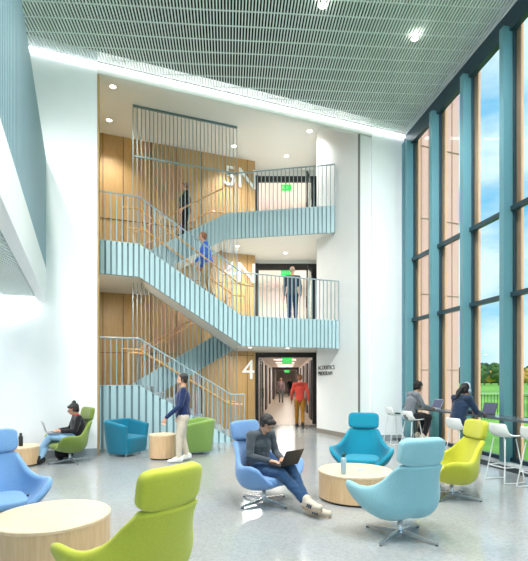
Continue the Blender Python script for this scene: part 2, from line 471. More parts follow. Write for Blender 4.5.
for i, D in enumerate((18, 22, 26, 30, 34, 39, 45)):
    bm = bmesh.new(); quadprism(bm, [corr(-.6, D), corr(.5, D), corr(.5, D+.18), corr(-.6, D+.18)], 2.60, 2.618)
    o = finish('ceiling_light', bm, emit('corridor_lamp', (255, 240, 226), 3)); tag(o, 'linear white ceiling light set across the corridor', 'light', 'corridor ceiling lights')
    L = bpy.data.lights.new('corridor_lamp', 'AREA'); L.energy = 26; L.size = 1.2; L.color = (1, .93, .86)
    lo = bpy.data.objects.new('corridor_lamp', L); COL.objects.link(lo); lo.location = corr(0, D)+Vector((0, 0, 2.55))

# ---- rooms behind the upper doors
for zf, zt in ((3.2, 5.9), (6.42, 9.2)):
    bm = bmesh.new()
    box(bm, jl.x-.1, jr.x+.1, DW+4.4, DW+4.5, zf, zt)
    struct(finish('wall_back', bm, M['corr_white']), 'pale wall behind the upper doors')
    bm = bmesh.new(); box(bm, jl.x-.2, jl.x-.1, DW+.07, DW+4.5, zf, zt)
    struct(finish('wall_left', bm, M['corr_white']))
    bm = bmesh.new(); box(bm, jr.x+.1, jr.x+.2, DW+.31, DW+4.5, zf, zt)
    struct(finish('wall_right', bm, M['corr_white']))
    bm = bmesh.new(); box(bm, jl.x-.2, jr.x+.2, DW+.07, DW+4.5, zt-.04, zt+.04)
    struct(finish('ceiling', bm, M['corr_white']))
    L = bpy.data.lights.new('room_lamp', 'AREA'); L.energy = 75; L.size = 1.6; L.color = (1, .95, .9)
    lo = bpy.data.objects.new('room_lamp', L); COL.objects.link(lo); lo.location = (.9, DW+1.8, zt-.12)
# bench and posters seen through
bm = bmesh.new(); box(bm, .95, 1.55, DW+4.3, DW+4.398, 7.2, 7.85)
w = finish('wall_panel', bm, M['maple_side']); tag(w, 'pale wood panel on the wall behind the top level doors', 'panel')
for i, zf in enumerate((3.2, 6.42)):
    lab = ['middle', 'top'][i]
    t = thing('glass_door', 'open dark framed glass door leaf at the %s level lobby' % lab, 'door', (jr.x-.1, DW-.06, zf), math.radians(180+72))
    bm = bmesh.new(); box(bm, 0, .07, -.02, .02, .01, 2.36); box(bm, .83, .9, -.02, .02, .01, 2.36)
    box(bm, .07, .83, -.02, .02, .01, .14); box(bm, .07, .83, -.02, .02, 2.28, 2.36)
    finish('door_frame', bm, M['black'], t)
    bm = bmesh.new(); box(bm, .07, .83, -.004, .004, .14, 2.28); finish('pane', bm, M['glass'], t)
    bm = bmesh.new(); tube(bm, [(.8, -.05, .9), (.8, -.05, 1.3)], .012); finish('handle', bm, M['chrome'], t)
t = thing('glass_door', 'glass door leaf held open at the left of the ground corridor', 'door', (jl.x+.14, DW+.1, 0), math.radians(84))
bm = bmesh.new(); box(bm, 0, .06, -.02, .02, .01, 2.38); box(bm, .9, .96, -.02, .02, .01, 2.38)
box(bm, .06, .9, -.02, .02, .01, .12); box(bm, .06, .9, -.02, .02, 2.3, 2.38); finish('door_frame', bm, M['darkgrey'], t)
bm = bmesh.new(); box(bm, .06, .9, -.004, .004, .12, 2.3); finish('pane', bm, M['glass'], t)
bm = bmesh.new(); tube(bm, [(.86, -.05, .9), (.86, -.05, 1.3)], .014); finish('handle', bm, M['chrome'], t)

# ================================================================== text
def text_mesh(name, s, size, m, origin, xdir, parent=None, depth=.02, align='CENTER'):
    cu = bpy.data.curves.new('t', 'FONT'); cu.body = s; cu.size = size; cu.extrude = depth/2; cu.align_x = align
    cu.resolution_u = 6
    to = bpy.data.objects.new('t', cu); COL.objects.link(to)
    dg = bpy.context.evaluated_depsgraph_get()
    me = bpy.data.meshes.new_from_object(to.evaluated_get(dg))
    bpy.data.objects.remove(to)
    o = bpy.data.objects.new(name, me); COL.objects.link(o); me.materials.clear(); me.materials.append(m)
    x = Vector((xdir[0], xdir[1], 0)).normalized(); z = Vector((0, 0, 1)); y = x.cross(z)   # normal toward viewer
    nrm = x.cross(z)
    mt = Matrix((( x.x, z.x, nrm.x, origin[0]), (x.y, z.y, nrm.y, origin[1]), (x.z, z.z, nrm.z, origin[2]), (0, 0, 0, 1)))
    o.matrix_world = mt
    if parent: o.parent = parent
    return o
def vplane(px, py, v):
    a = (px-CX)/314; D = v/(.9659-.2588*a); return Vector((a*D, D*1.4013, EYE+(HY-py)/314*D))
for s, px, py, lab in (('5N', 240.5, 187, 'white numeral and letter 5N on the oak wall at top level'), ('4N', 240, 281.5, 'white numeral and letter 4N on oak wall at middle level'), ('4', 248.5, 379, 'white numeral 4 on the oak wall at ground level')):
    p = vplane(px, py, 10.62)
    o = text_mesh('level_sign', s, .96, M['sign_white'], p, UH, depth=.03)
    tag(o, lab, 'sign')
wd = (wb-wa).normalized()
nr = Vector((wd.y, -wd.x, 0))
if nr.y > 0: nr = -nr
def wallpt(px, py):
    # intersection of the view ray with the angled wall
    a = (px-CX)/FPX
    t = (a*wa.y-wa.x)/(wd.x-a*wd.y); p = wa+wd*t
    return Vector((p.x, p.y, EYE+(HY-py)/FPX*p.y))
p = wallpt(318.2, 369.8); s1 = text_mesh('wall_lettering', 'ACOUSTICS\nPROGRAM', .17, M['sign_dark'], p+nr*.008, wd, depth=.012, align='LEFT')
for vtx in s1.data.vertices: vtx.co.x *= .98
tag(s1, 'small dark lettering ACOUSTICS PROGRAM on the angled white wall', 'sign')

# exit signs
for D, px, py, lab in ((DW+.9, 287, 360, 'green exit sign above the ground corridor entrance'), (DW+.25, 286, 272.3, 'green exit sign above the middle level doors'), (DW+.25, 286.3, 187.5, 'green exit sign above the top level doors'), (36.4, 287, 371.2, 'tiny green exit sign far down the ground corridor')):
    z = EYE+(HY-py)/FPX*D; X = (px-CX)/FPX*D
    w = .17 if D < 30 else .2
    t = thing('exit_sign', lab, 'sign', (X, D, z))
    bm = bmesh.new(); box(bm, -w, w, -.02, .02, -.1, .1); finish('panel', bm, M['exit'], t)
    bm = bmesh.new(); box(bm, -w-.02, w+.02, .021, .05, -.12, .12); box(bm, -.02, .02, .02, .04, .12, .28); finish('case', bm, M['exit_case'], t)
    o = text_mesh('lettering', 'EXIT', .15, M['sign_white'], (0, -.024, -.055), (1, 0, 0), parent=t, depth=.006)

# ================================================================== stairs and balconies
ZL = [1.475, 3.275, 4.86, 6.60]
def slat_panel(name, runs, parent, thick=.045, pitch=.118, back=True, m=None):
    hw = pitch*.36
    """runs: list of (p0, p1, zbot0, zbot1, ztop0, ztop1) plan segments. Ribbed metal facing."""
    bm = bmesh.new()
    for p0, p1, b0, b1, t0, t1 in runs:
        p0 = Vector(p0[:2]); p1 = Vector(p1[:2]); L = (p1-p0).length; d = (p1-p0)/L
        obox(bm, p0, p1, .03, b0, t0, b1, t1, 0, 1)
        n = int(L/pitch)
        for i in range(n):
            s = (i+.5)*L/n; a = p0+d*(s-hw); c = p0+d*(s+hw)
            f0 = (s-hw)/L; f1 = (s+hw)/L
            obox(bm, a, c, thick, b0+(b1-b0)*f0, t0+(t1-t0)*f0, b0+(b1-b0)*f1, t0+(t1-t0)*f1, -thick, 0)
        obox(bm, p0, p1, .02+thick, t0, t0+.012, t1, t1+.012, -thick, 0)
    return finish(name, bm, parent=parent, mats=[m or M['blue_slat'], M['blue_back']])
def guard(runs, parent, h=1.13, pitch=.118, r=.011):
    """runs: (p0,p1,z0,z1) base heights"""
    bm = bmesh.new()
    pts = []
    for p0, p1, z0, z1 in runs:
        if not pts: pts.append((p0[0], p0[1], z0+h))
        pts.append((p1[0], p1[1], z1+h))
    tube(bm, pts, .02, 8)
    g = finish('guard_rail', bm, M['rail'], parent)
    for p0, p1, z0, z1 in runs:
        p0 = Vector(p0[:2]); p1 = Vector(p1[:2]); L = (p1-p0).length; n = int(L/pitch)
        for i in range(n+1):
            s = i/n; p = p0.lerp(p1, s); z = z0+(z1-z0)*s
            bm = bmesh.new(); d = (p1-p0).normalized()
            obox(bm, p-d*r, p+d*r, .03, z-.02, z+h, off=-.015)
            b = finish('baluster', bm, M['rail'], g)
    return g
def handrail(pts, parent, drop=True):
    bm = bmesh.new()
    pts = [Vector(p) for p in pts]
    tube(bm, pts, .027, 8)
    return finish('handrail', bm, M['handrail'], parent)
VF, VC, VBK = 8.06, 9.42, 10.6
def flight(u0, z0, u1, z1, va, vb, parent, depth=.32):
    """stepped slab from (u0,z0) low to (u1,z1) high"""
    bm = bmesh.new(); n = max(3, round((z1-z0)/.165))
    for i in range(n):
        ua = u0+(u1-u0)*i/n; ub = u0+(u1-u0)*(i+1)/n; zt = z0+(z1-z0)*(i+1)/n
        zb = max(0.0, zt-.24)
        ubox(bm, min(ua, ub), max(ua, ub), va, vb, zb, zt-.02)
    o = finish('steps', bm, M['base_grey'], parent)
    bm = bmesh.new()   # smooth sloping soffit
    P = [B(u0, va), B(u1, va), B(u1, vb), B(u0, vb)]
    zz = [z0, z1, z1, z0]
    hexa(bm, [(p.x, p.y, max(-.0, z-depth-.12)) for p, z in zip(P, zz)]+[(p.x, p.y, max(.02, z-depth+.09)) for p, z in zip(P, zz)])
    finish('soffit', bm, M['soffit'], parent)

low = thing('staircase', 'lower blue-grey ribbed staircase from ground floor to middle level', 'staircase', B(-2.55, VF))
up = thing('staircase', 'upper blue-grey ribbed staircase hanging above, from middle to top level', 'staircase', B(-2.55, VF, ZL[1]))
# built in hall coordinates, then handed to the thing
def adopt(root):
    for o in [x for x in bpy.data.objects if x.parent == root]:
        o.location = Vector(o.location)-Vector(root.location)
S1, S0 = (-.95, 1.27), None
# --- lower: flight 1 front (ground -> landing), landing, flight 2 back (landing -> 4N)
bm = bmesh.new(); ubox(bm, -2.55, -.95, VF+.05, VBK, 1.2, 1.45); finish('landing', bm, M['base_grey'], low)
slat_panel('stringer_panel', [(B(-2.55, VF), B(-.95, VF), 0, 0, 1.475, 1.475), (B(-.95, VF), B(1.27, VF), 0, 0, 1.475, .10)], low, pitch=.158)
flight(1.4, 0, -.95, 1.45, VF+.05, VC-.05, low)
guard([(B(-2.55, VF), B(-.95, VF), 1.475, 1.475), (B(-.95, VF), B(1.27, VF), 1.475, .10), (B(1.27, VF), B(1.62, VF), .10, .10)], low)
slat_panel('stringer_panel', [(B(-1.29, VC), B(1.54, VC), .78, 2.5, 1.48, 3.275)], low)
flight(-.95, 1.45, 1.6, 3.2, VC+.06, VBK, low)
for vv in (VF+.13, VC-.13):
    handrail([B(-1.35, vv, 1.5), B(-1.35, vv, 2.36), B(-.95, vv, 2.34), B(1.27, vv, .97), B(1.6, vv, .95)], low)
handrail([B(-1.3, VC+.13, 2.35), B(1.54, VC+.13, 4.15)], low)
handrail([B(-1.3, VBK-.1, 2.35), B(1.3, VBK-.1, 4.0), B(1.5, VBK-.1, 4.0)], low)
# --- upper: flight 3 front (4N -> upper landing), landing, flight 4 back
bm = bmesh.new(); ubox(bm, -2.55, -.95, VF+.05, VBK, 4.3, 4.83)
finish('landing', bm, M['soffit'], up)
slat_panel('stringer_panel', [(B(-2.55, VF), B(-.95, VF), 4.10, 4.08, 4.86, 4.86), (B(-.95, VF), B(1.54, VF), 4.08, 2.52, 4.86, 3.275)], up)
flight(1.54, 3.2, -.95, 4.83, VF+.05, VC-.05, up, depth=.55)
guard([(B(-2.55, VF), B(-.95, VF), 4.86, 4.86), (B(-.95, VF), B(1.54, VF), 4.86, 3.275)], up, h=1.15)
slat_panel('stringer_panel', [(B(-1.2, VC), B(1.35, VC), 4.34, 5.84, 5.02, 6.60)], up)
flight(-1.45, 4.83, 1.5, 6.5, VC+.06, VBK, up)
for vv in (VF+.13, VC-.13):
    handrail([B(-1.35, vv, 5.78), B(-.95, vv, 5.78), B(1.54, vv, 4.15), B(1.9, vv, 4.12)], up)
handrail([B(-1.3, VC+.13, 5.75), B(1.35, VC+.13, 7.5)], up)
handrail([B(-1.5, VBK-.1, 5.7), B(-.9, VBK-.1, 5.95), B(1.0, VBK-.1, 7.2), B(1.5, VBK-.1, 7.2), B(1.5, VBK-.1, 6.7)], up)
adopt(low); adopt(up)
# --- rod screen
rs = thing('rod_screen', 'floor to ceiling screen of thin metal rods between stair flights', 'screen', B(-1.25, VC-.09))
n = 27
for i in range(n+1):
    u = -1.25+(1.655+1.25)*i/n
    p = B(u, VC-.09)-rs.location
    bm = bmesh.new(); box(bm, p.x-.011, p.x+.011, p.y-.014, p.y+.014, 0, 9.215)
    finish('rod', bm, M['rail'], rs)
bm = bmesh.new(); a = B(-1.26, VC-.09)-rs.location; b = B(1.66, VC-.09)-rs.location
obox(bm, a, b, .04, 7.79, 7.83, off=-.02); finish('cross_bar', bm, M['rail'], rs)
bm = bmesh.new(); obox(bm, a, b, .06, 9.17, 9.215, off=-.03); finish('ceiling_track', bm, M['blue_back'], rs)
# --- balconies
bal = thing('balcony', 'middle level balcony with ribbed blue-grey fascia and thin rail', 'balcony', B(1.54, VF, 2.5))
slat_panel('fascia_panel', [(B(1.54, VF), B(4.355, VF), 2.5, 2.5, 3.275, 3.275)], bal)
guard([(B(1.54, VF), B(4.35, VF), 3.275, 3.275)], bal)
bm = bmesh.new(); ub = B(4.36, VF+.04)
quadprism(bm, [B(1.56, VF+.035), B(4.36, VF+.035), B(4.1, 8.94), (jr.x+.05, DW+.05), (jl.x-.3, DW+.05), B(1.56, 10.6)], 2.6, 3.2)
finish('slab', bm, M['ceil_white'], bal)
adopt(bal)
bl5 = thing('balcony', 'top level balcony with ribbed grey-blue fascia set further back', 'balcony', B(1.35, VC, 5.85))
e5 = B(4.30, 8.19)
slat_panel('fascia_panel', [(B(1.35, VC), e5, 5.84, 5.84, 6.60, 6.60)], bl5)
guard([(B(1.35, VC), e5, 6.60, 6.60)], bl5, h=1.2)
bm = bmesh.new()
quadprism(bm, [B(1.40, VC+.04), (e5.x+.02, e5.y+.05), B(4.1, 8.94), (jr.x+.05, DW+.05), (jl.x-.3, DW+.05), B(1.40, 10.6)], 5.94, 6.42)
finish('slab', bm, M['ceil_white'], bl5)
adopt(bl5)
# floors of the small rooms behind
for zf in (3.2, 6.42):
    bm = bmesh.new(); box(bm, jl.x-.2, jr.x+.2, DW+.07, DW+4.5, zf-.1, zf)
    struct(finish('floor', bm, M['carpet']))

# ---- balcony on the left side of the hall
LP0 = Vector((-4.468, 9.02)); LD = Vector((.3858, -.9226)).normalized(); LN = Vector((-LD.y, LD.x))
if LN.x > 0: LN = -LN
lb = thing('balcony', 'upper left balcony with tall blue slatted face and white edge', 'balcony', (LP0.x, LP0.y, 3.23))
A0 = LP0-LD*(.0); A1 = LP0+LD*8.6
bm = bmesh.new()
obox(bm, A0, A1, .15, 3.23, 3.9, off=(-.15))
finish('edge_beam', bm, M['white_wall'], lb)
bm = bmesh.new(); obox(bm, A0, A1, .05, 3.9, 6.12, off=-.10, mi=1)
L = 8.6; nn = int(L/.105)
for i in range(nn):
    s = i*L/nn; obox(bm, LP0+LD*s, LP0+LD*(s+.07), .05, 3.9, 6.12, off=-.05)
obox(bm, A0, A1, .12, 6.12, 6.15, off=-.12)
finish('slat_face', bm, parent=lb, mats=[mat('blue_slat_face', (140, 172, 186), .5), mat('blue_slat_gap', (96, 128, 144), .6)])
# which side is inside? (to the left of the edge)
def lq(s, w): 
    p = LP0+LD*s+LN*w; return (p.x, p.y)
bm = bmesh.new()
# slab clipped by the back wall line (v = 7.375)
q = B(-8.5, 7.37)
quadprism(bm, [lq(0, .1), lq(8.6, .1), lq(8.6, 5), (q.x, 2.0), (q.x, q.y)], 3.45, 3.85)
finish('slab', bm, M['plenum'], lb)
bm = bmesh.new()
q = -9.0
while q < -.6:
    # slat line GC*q+GS*t meets the inner side of the beam
    o_ = LP0+LN*.19; A_ = GC*q-o_
    den = GS.x*LD.y-GS.y*LD.x
    t0 = -(A_.x*LD.y-A_.y*LD.x)/den
    lo, hi = span(GC*q, GS, -9, 6, -3, 7.28)
    hi = min(hi, t0); lo = max(lo, -.6)
    if hi-lo > .08: bar(bm, GC*q+GS*lo, GC*q+GS*hi, .030, 3.27, 3.31, lambda v: 0)
    q += .060
finish('soffit_slats', bm, M['slat'], lb)
adopt(lb)
for o in [x for x in bpy.data.objects if x.parent == lb]: pass
bm = bmesh.new(); ubox(bm, -7.5, -2.85, 7.30, 7.345, 3.28, 3.31)
wl = finish('wall_light', bm, M['cove']); tag(wl, 'hidden strip light washing white wall below left balcony', 'light')

# ================================================================== glazed wall
vn = [7.097-.869*i for i in range(0, 9)]        # near faces of the mullions at the glass line
TR = [3.216, 4.835]
ZTOPW = lambda v: zc(v)-.02
def wallframe(v): return B(6.1, v)
d = VH
for i in range(len(vn)):
    v1 = 7.375 if i == 0 else vn[i-1]
    v0 = vn[i]
    root = bpy.data.objects.new('window_%d' % (i+1), None); COL.objects.link(root); root.location = B(6.1, v0)
    root['kind'] = 'structure'; root['label'] = 'tall glazed bay with teal mullion'
    base = root.location
    mt, dp = .12, .24
    # mullion at the far side of near face: occupies v0 .. v0+.12 m (inward dp)
    bm = bmesh.new()
    a = B(6.1, v0); top = zc(v0)-.32
    p = [a+NIN*dp, a, a+d*mt, a+d*mt+NIN*dp]
    quadprism(bm, [(x-base) for x in p], 0, top)
    finish('mullion', bm, M['teal'], root)
    bm = bmesh.new()
    p = [a-NIN*.03-d*.11, a-NIN*.09-d*.11, a-NIN*.09+d*.05, a-NIN*.03+d*.05]
    quadprism(bm, [(x-base) for x in p], -.3, 9.5)
    finish('outer_fin', bm, M['salmon'], root)
    bm = bmesh.new()  # dark glazing beads either side
    for q0 in (a-d*.035, a+d*mt):
        quadprism(bm, [(x-base) for x in (q0, q0+d*.035, q0+d*.035+NIN*.05, q0+NIN*.05)], 0, top)
    finish('glazing_bead', bm, M['teal_dark'], root)
    # panes and transoms to the far mullion
    e = B(6.1, v1)
    if i == 0: e = B(6.1, 7.375)
    zz = [.12]+TR+[zc(v0)-.3]
    s0 = a+d*mt
    if i == 0:
        pass
    for k in range(3):
        bm = bmesh.new(); quadprism(bm, [(x-base) for x in (s0-NIN*.012, e-NIN*.012, e-NIN*.004, s0-NIN*.004)], zz[k], zz[k+1]); finish('pane', bm, M['glass'], root)
    for z in TR+[.1]:
        bm = bmesh.new(); quadprism(bm, [(x-base) for x in (s0+NIN*.0, e+NIN*.0, e+NIN*.10, s0+NIN*.10)], z-.045, z+.045)
        finish('transom', bm, M['teal_dark'], root)
# first teal strip at the pier
bm = bmesh.new(); a = B(6.1, 7.375)
quadprism(bm, [a+NIN*.2, a, a-d*.14, a-d*.14+NIN*.2], 0, 8.1); struct(finish('trim_8', bm, M['teal']))
# head beam
bm = bmesh.new()
for va, vb in ((7.375, 3.5), (3.5, .2), (.2, -.5)):
    A_, C_ = B(6.1, va), B(6.1, vb)
    pts = []
    for dz in (-.40, 0.0):
        for pt, vv in ((A_, va), (C_, vb)):
            pts.append((pt.x, pt.y, zc(vv)+dz))
        for pt, vv in ((C_+NIN*.12, vb), (A_+NIN*.12, va)):
            pts.append((pt.x, pt.y, zc(vv)+dz))
    hexa(bm, pts)
struct(finish('trim_9', bm, M['teal_dark']), 'dark steel beam along the top of the glazing')
# sill kerb and floor grille
bm = bmesh.new(); a, b = B(6.08, 7.3), B(6.08, -.5); quadprism(bm, [a, b, b+NIN*.22, a+NIN*.22], 0, .07)
struct(finish('trim_10', bm, M['white_wall']), 'white kerb below the glazing')
bm = bmesh.new(); quadprism(bm, [a+NIN*.22, b+NIN*.22, b+NIN*.5, a+NIN*.5], .001, .012)
for i in range(5):
    quadprism(bm, [a+NIN*(.24+.05*i), b+NIN*(.24+.05*i), b+NIN*(.265+.05*i), a+NIN*(.265+.05*i)], .012, .022)
struct(finish('trim_11', bm, M['grille']), 'dark floor grille along the glazing')
# outside wing wall in pink stone
bm = bmesh.new(); ubox(bm, 6.4, 8.12, 7.62, 8.4, -.3, 12)
ww = finish('wall_outside', bm, M['pink']); struct(ww, 'pale pink stone wing wall outside the glass')
bm = bmesh.new()
for u in (6.75, 7.02, 7.45, 7.85): ubox(bm, u, u+.02, 7.60, 7.62, -.3, 12)
for z in (1.9, 4.1, 6.3, 8.4): ubox(bm, 6.4, 8.12, 7.605, 7.62, z, z+.018)
struct(finish('trim_12', bm, M['pink_d']))

# ---- outside
bm = bmesh.new(); 
P = [B(6.3, -60), (700, -60), (700, 900), (-200, 900), B(6.3, 8.5)]
vs = [bm.verts.new((p[0], p[1], -.35)) for p in P]; bm.faces.new(vs)
g = finish('lawn', bm, M['grass']); tag(g, 'wide green lawn outside the windows', 'grass', kind='stuff')
bm = bmesh.new(); 
vs = [bm.verts.new(p) for p in ((30, 62, -.34), (90, 60, -.34), (90, 63.5, -.34), (30, 64.5, -.34))]; bm.faces.new(vs)
tag(finish('footpath', bm, mat('path', (196, 190, 178), .8)), 'pale path crossing the lawn far outside', 'path')
def tree(X, Y, h, w, m, label):
    t = thing('tree', label, 'tree', (X, Y, -.35), 0, 'trees beyond the lawn')
    bm = bmesh.new(); tube(bm, [(0, 0, 0), (.1, 0, h*.25), (0, .1, h*.55)], [h*.035, h*.028, h*.015], 8); finish('trunk', bm, M['bark'], t)
    bm = bmesh.new()
    for k in range(9):
        a = random.random()*6.28; rr = random.random()*w*.34
        c = (rr*math.cos(a), rr*math.sin(a), h*(.36+.45*random.random()))
        r = w*(.22+.12*random.random())
        st = len(bm.verts); ellipsoid(bm, c, (r, r, r*.85), sub=3)
        bm.verts.ensure_lookup_table()
        for vtx in bm.verts[st:]:
            q = vtx.co*(2.6/h); nz = noise.noise(q*2.2)*.35+noise.noise(q*6)*.2
            vtx.co += (vtx.co-Vector(c)).normalized()*nz*r
    finish('crown', bm, m, t)
D0 = 110
trees = [(480, 12, 11, 'green', 'dark green tree beyond lawn, leftmost seen past the pink fin'),
         (484.5, 14, 9, 'dark', 'tall dark green tree beyond the lawn beside an orange tree'),
         (491, 11, 11, 'orange', 'round orange autumn tree on the far side of the lawn'),
         (498.5, 12.5, 10, 'green', 'green tree beyond the lawn right of an orange tree'),
         (507, 11, 9, 'olive', 'olive tree beyond lawn hidden mostly behind teal mullion'),
         (523.5, 11, 8, 'green', 'green tree beyond the lawn at the right end of the view'),
         (528, 9, 9, 'orange', 'orange leafed tree at far right edge beyond lawn'),
         (535, 12, 11, 'dark', 'dark tree just past the right edge of the window view'),
         (546, 12, 11, 'olive', 'olive tree further right beyond the lawn')]
for k, (px, h, w, c, lab) in enumerate(trees):
    D = 150+12*(k % 3); X = (px-CX)/FPX*D
    tree(X, D, h*.62, w*.6, M['leaf_'+c], lab)
bm = bmesh.new()
for k in range(70):
    X = 60+k*5.2+random.random()*3; Y = 235+random.random()*10
    r = 4+random.random()*2.5
    ellipsoid(bm, (X, Y, r*.55), (r*1.2, r, r), sub=2)
tl = finish('woodland', bm, M['leaf_dark']); tag(tl, 'hazy distant belt of dark green woodland on the horizon', 'woodland', kind='stuff')
# fence
ft = thing('metal_fence', 'thin black metal fence standing on the lawn outside windows', 'fence', (8, 17, -.35))
fa, fb = Vector((9.0, 22.0)), Vector((20, 19.0))
bm = bmesh.new()
for z in (.15, 1.15): obox(bm, fa-Vector((8, 17)), fb-Vector((8, 17)), .03, z, z+.03)
finish('rails', bm, M['black'], ft)
n = 80
for i in range(n+1):
    p = fa.lerp(fb, i/n)-Vector((8, 17)); bm = bmesh.new(); r = .022 if i % 10 == 0 else .008
    box(bm, p.x-r, p.x+r, p.y-r, p.y+r, 0, 1.25 if i % 10 else 1.35); finish('post' if i % 10 == 0 else 'picket', bm, M['black'], ft)

# ================================================================== lights on the ceilings
def downlight(X, Y, z, lab, energy=60, grp=None, r=.07, spot=True, col=(1, .98, .95)):
    t = thing('downlight', lab, 'light', (X, Y, z), 0, grp)
    bm = bmesh.new(); lathe(bm, [(0, -.004), (r, -.004), (r, 0), (0, 0)], 20); finish('lamp_disc', bm, M['lamp'], t)
    bm = bmesh.new(); lathe(bm, [(r, -.008), (r+.02, -.008), (r+.02, 0), (r, 0), (r, -.008)], 20); finish('trim_ring', bm, M['white_plastic'], t)
    L = bpy.data.lights.new('downlight_lamp', 'SPOT'); L.energy = energy; L.spot_size = math.radians(110); L.spot_blend = .8
    L.shadow_soft_size = .08; L.color = col
    lo = bpy.data.objects.new('downlight_lamp', L); COL.objects.link(lo); lo.location = (X, Y, z-.03)
def at_z(px, py, z): D = (z-EYE)*FPX/(HY-py); return (px-CX)/FPX*D, D
for px, py, lab in ((113, 86.5, 'round downlight at left end of the stair ceiling, nearer the hall'), (109, 120, 'round downlight at left of the stair ceiling above oak wall'), (234, 146, 'round downlight in stair ceiling just right of the rod screen'), (309.5, 131, 'round downlight in stair ceiling nearest the angled white wall'), (286.5, 156, 'round downlight in ceiling above top level exit sign')):
    X, Y = at_z(px, py, 9.218); downlight(X, Y, 9.218, lab, 300)
for px, py, lab in ((323, 4, 'round downlight in slatted ceiling at top edge of view'), (415, 37, 'round downlight in slatted ceiling nearer the glazing')):
    X, Y = at_z(px, py, 8.45); downlight(X, Y, zc(6)-.02+.0, lab, 350, r=.07)
for X, Y in ((-3, 5), (0, 4.5), (3, 4), (-3, 2), (0.5, 2.0), (3.5, 1.5)):  # added fill spots without fixtures, overhead and out of view, brighten the hall
    u = .9659*X+.2588*Y/1.4013; v = -.2588*X+.9659*Y/1.4013
    L = bpy.data.lights.new('hall_fill', 'SPOT'); L.energy = 800; L.spot_size = math.radians(120); L.spot_blend = .8; L.shadow_soft_size = .1; L.color = (1, .98, .95)
    lo = bpy.data.objects.new('hall_fill', L); COL.objects.link(lo); lo.location = (X, Y, zc(v)-.05)
for X, Y, tx, ty, tz, en in ((-2.6, 4.2, -2.4, 11.6, 2.6, 900), (0.0, 4.8, -.4, 12, 2.8, 900), (2.6, 5.2, 1.6, 12.5, 3.2, 800), (-3.6, 4.2, -4.6, 9.2, 2.0, 1300), (3.0, 6.0, 3.6, 12.2, 4.0, 900)):  # added fill spots aimed at stair and piers, no fixtures modelled
    u = .9659*X+.2588*Y/1.4013; v = -.2588*X+.9659*Y/1.4013
    L = bpy.data.lights.new('wall_fill_spot', 'SPOT'); L.energy = en; L.spot_size = math.radians(75); L.spot_blend = 1; L.shadow_soft_size = .25; L.color = (1, .99, .97)
    lo = bpy.data.objects.new('wall_fill_spot', L); COL.objects.link(lo); lo.location = (X, Y, zc(v)-.05)
    lo.rotation_euler = (Vector((tx, ty, tz))-lo.location).to_track_quat('-Z', 'Y').to_euler()
for u_, v_, z_, en in ((-1.8, 8.9, 4.2, 40), (2.2, 9.6, 2.55, 40), (2.2, 9.8, 5.85, 60)):  # added fill under landing and balconies, lifts the dim stair recess
    L = bpy.data.lights.new('stair_fill', 'AREA'); L.size = .5; L.energy = en; L.color = (1, .95, .88)
    lo = bpy.data.objects.new('stair_fill', L); COL.objects.link(lo); lo.location = B(u_, v_, z_-.06)
for px, py, lab in ((285.5, 253, 'round downlight under top level balcony, above middle level exit'), (237.5, 246, 'small round downlight under the top balcony beside the stair')):
    X, Y = at_z(px, py, 5.938); downlight(X, Y, 5.938, lab, 130, r=.06)
for px, py, lab in ((287.5, 348.2, 'round downlight under middle balcony in front of the corridor'), (250, 347.4, 'round downlight under middle balcony above numeral 4')):
    X, Y = at_z(px, py, 2.598); Y = min(Y, 15.5); X = (px-CX)/FPX*Y; downlight(X, Y, 2.598, lab, 70, r=.06)
# strip lamps as real light sources along the cove
def strip(p0, p1, z, energy, w=.05, tilt=(0, 0, 0)):
    c = (p0+p1)/2; L = bpy.data.lights.new('strip_lamp', 'AREA'); L.shape = 'RECTANGLE'; L.size = (p1-p0).length; L.size_y = w; L.energy = energy
    L.color = (.95, .98, 1)
    lo = bpy.data.objects.new('strip_lamp', L); COL.objects.link(lo); lo.location = (c.x, c.y, z)
    lo.rotation_euler = (tilt[0], 0, math.atan2((p1-p0).y, (p1-p0).x))
strip(B(-7.5, 7.3), B(-2.9, 7.3), 3.27, 55)
for X, Y in ((-4.9, 6.3), (-3.9, 4.6), (-5.6, 7.6), (-3.6, 6.3)):  # unseen fill added below the left balcony to whiten the lower wall
    L = bpy.data.lights.new('soffit_fill', 'SPOT'); L.energy = 110; L.spot_size = math.radians(140); L.spot_blend = 1; L.shadow_soft_size = .2
    lo = bpy.data.objects.new('soffit_fill', L); COL.objects.link(lo); lo.location = (X, Y, 3.2)
# sun and sky
S = bpy.data.lights.new('sun', 'SUN'); S.energy = 3.8; S.angle = .02; S.color = (1, .95, .88)
so = bpy.data.objects.new('sun', S); COL.objects.link(so)
dirv = (VH*.70-UH*.03+Vector((0, 0, -.75))).normalized()
so.rotation_euler = dirv.to_track_quat('-Z', 'Y').to_euler(); so.location = (0, 30, 30)

w = bpy.data.worlds.new('sky'); SC.world = w; w.use_nodes = True; nt = w.node_tree
bg = nt.nodes['Background']; tc = nt.nodes.new('ShaderNodeTexCoord')
sx = nt.nodes.new('ShaderNodeSeparateXYZ'); nt.links.new(tc.outputs['Generated'], sx.inputs[0])
rp = nt.nodes.new('ShaderNodeValToRGB'); e = rp.color_ramp.elements
e[0].position = 0; e[0].color = rgb(214, 236, 248); e[1].position = 1; e[1].color = rgb(70, 150, 225)
x = e.new(.10); x.color = rgb(140, 206, 240); x = e.new(.25); x.color = rgb(96, 186, 234); x = e.new(.5); x.color = rgb(112, 188, 234)
nt.links.new(sx.outputs['Z'], rp.inputs['Fac'])
mp = nt.nodes.new('ShaderNodeMapping'); mp.inputs['Scale'].default_value = (1.2, 1.2, 3.2); mp.inputs['Location'].default_value = (3.1, .6, .25)
nt.links.new(tc.outputs['Generated'], mp.inputs['Vector'])
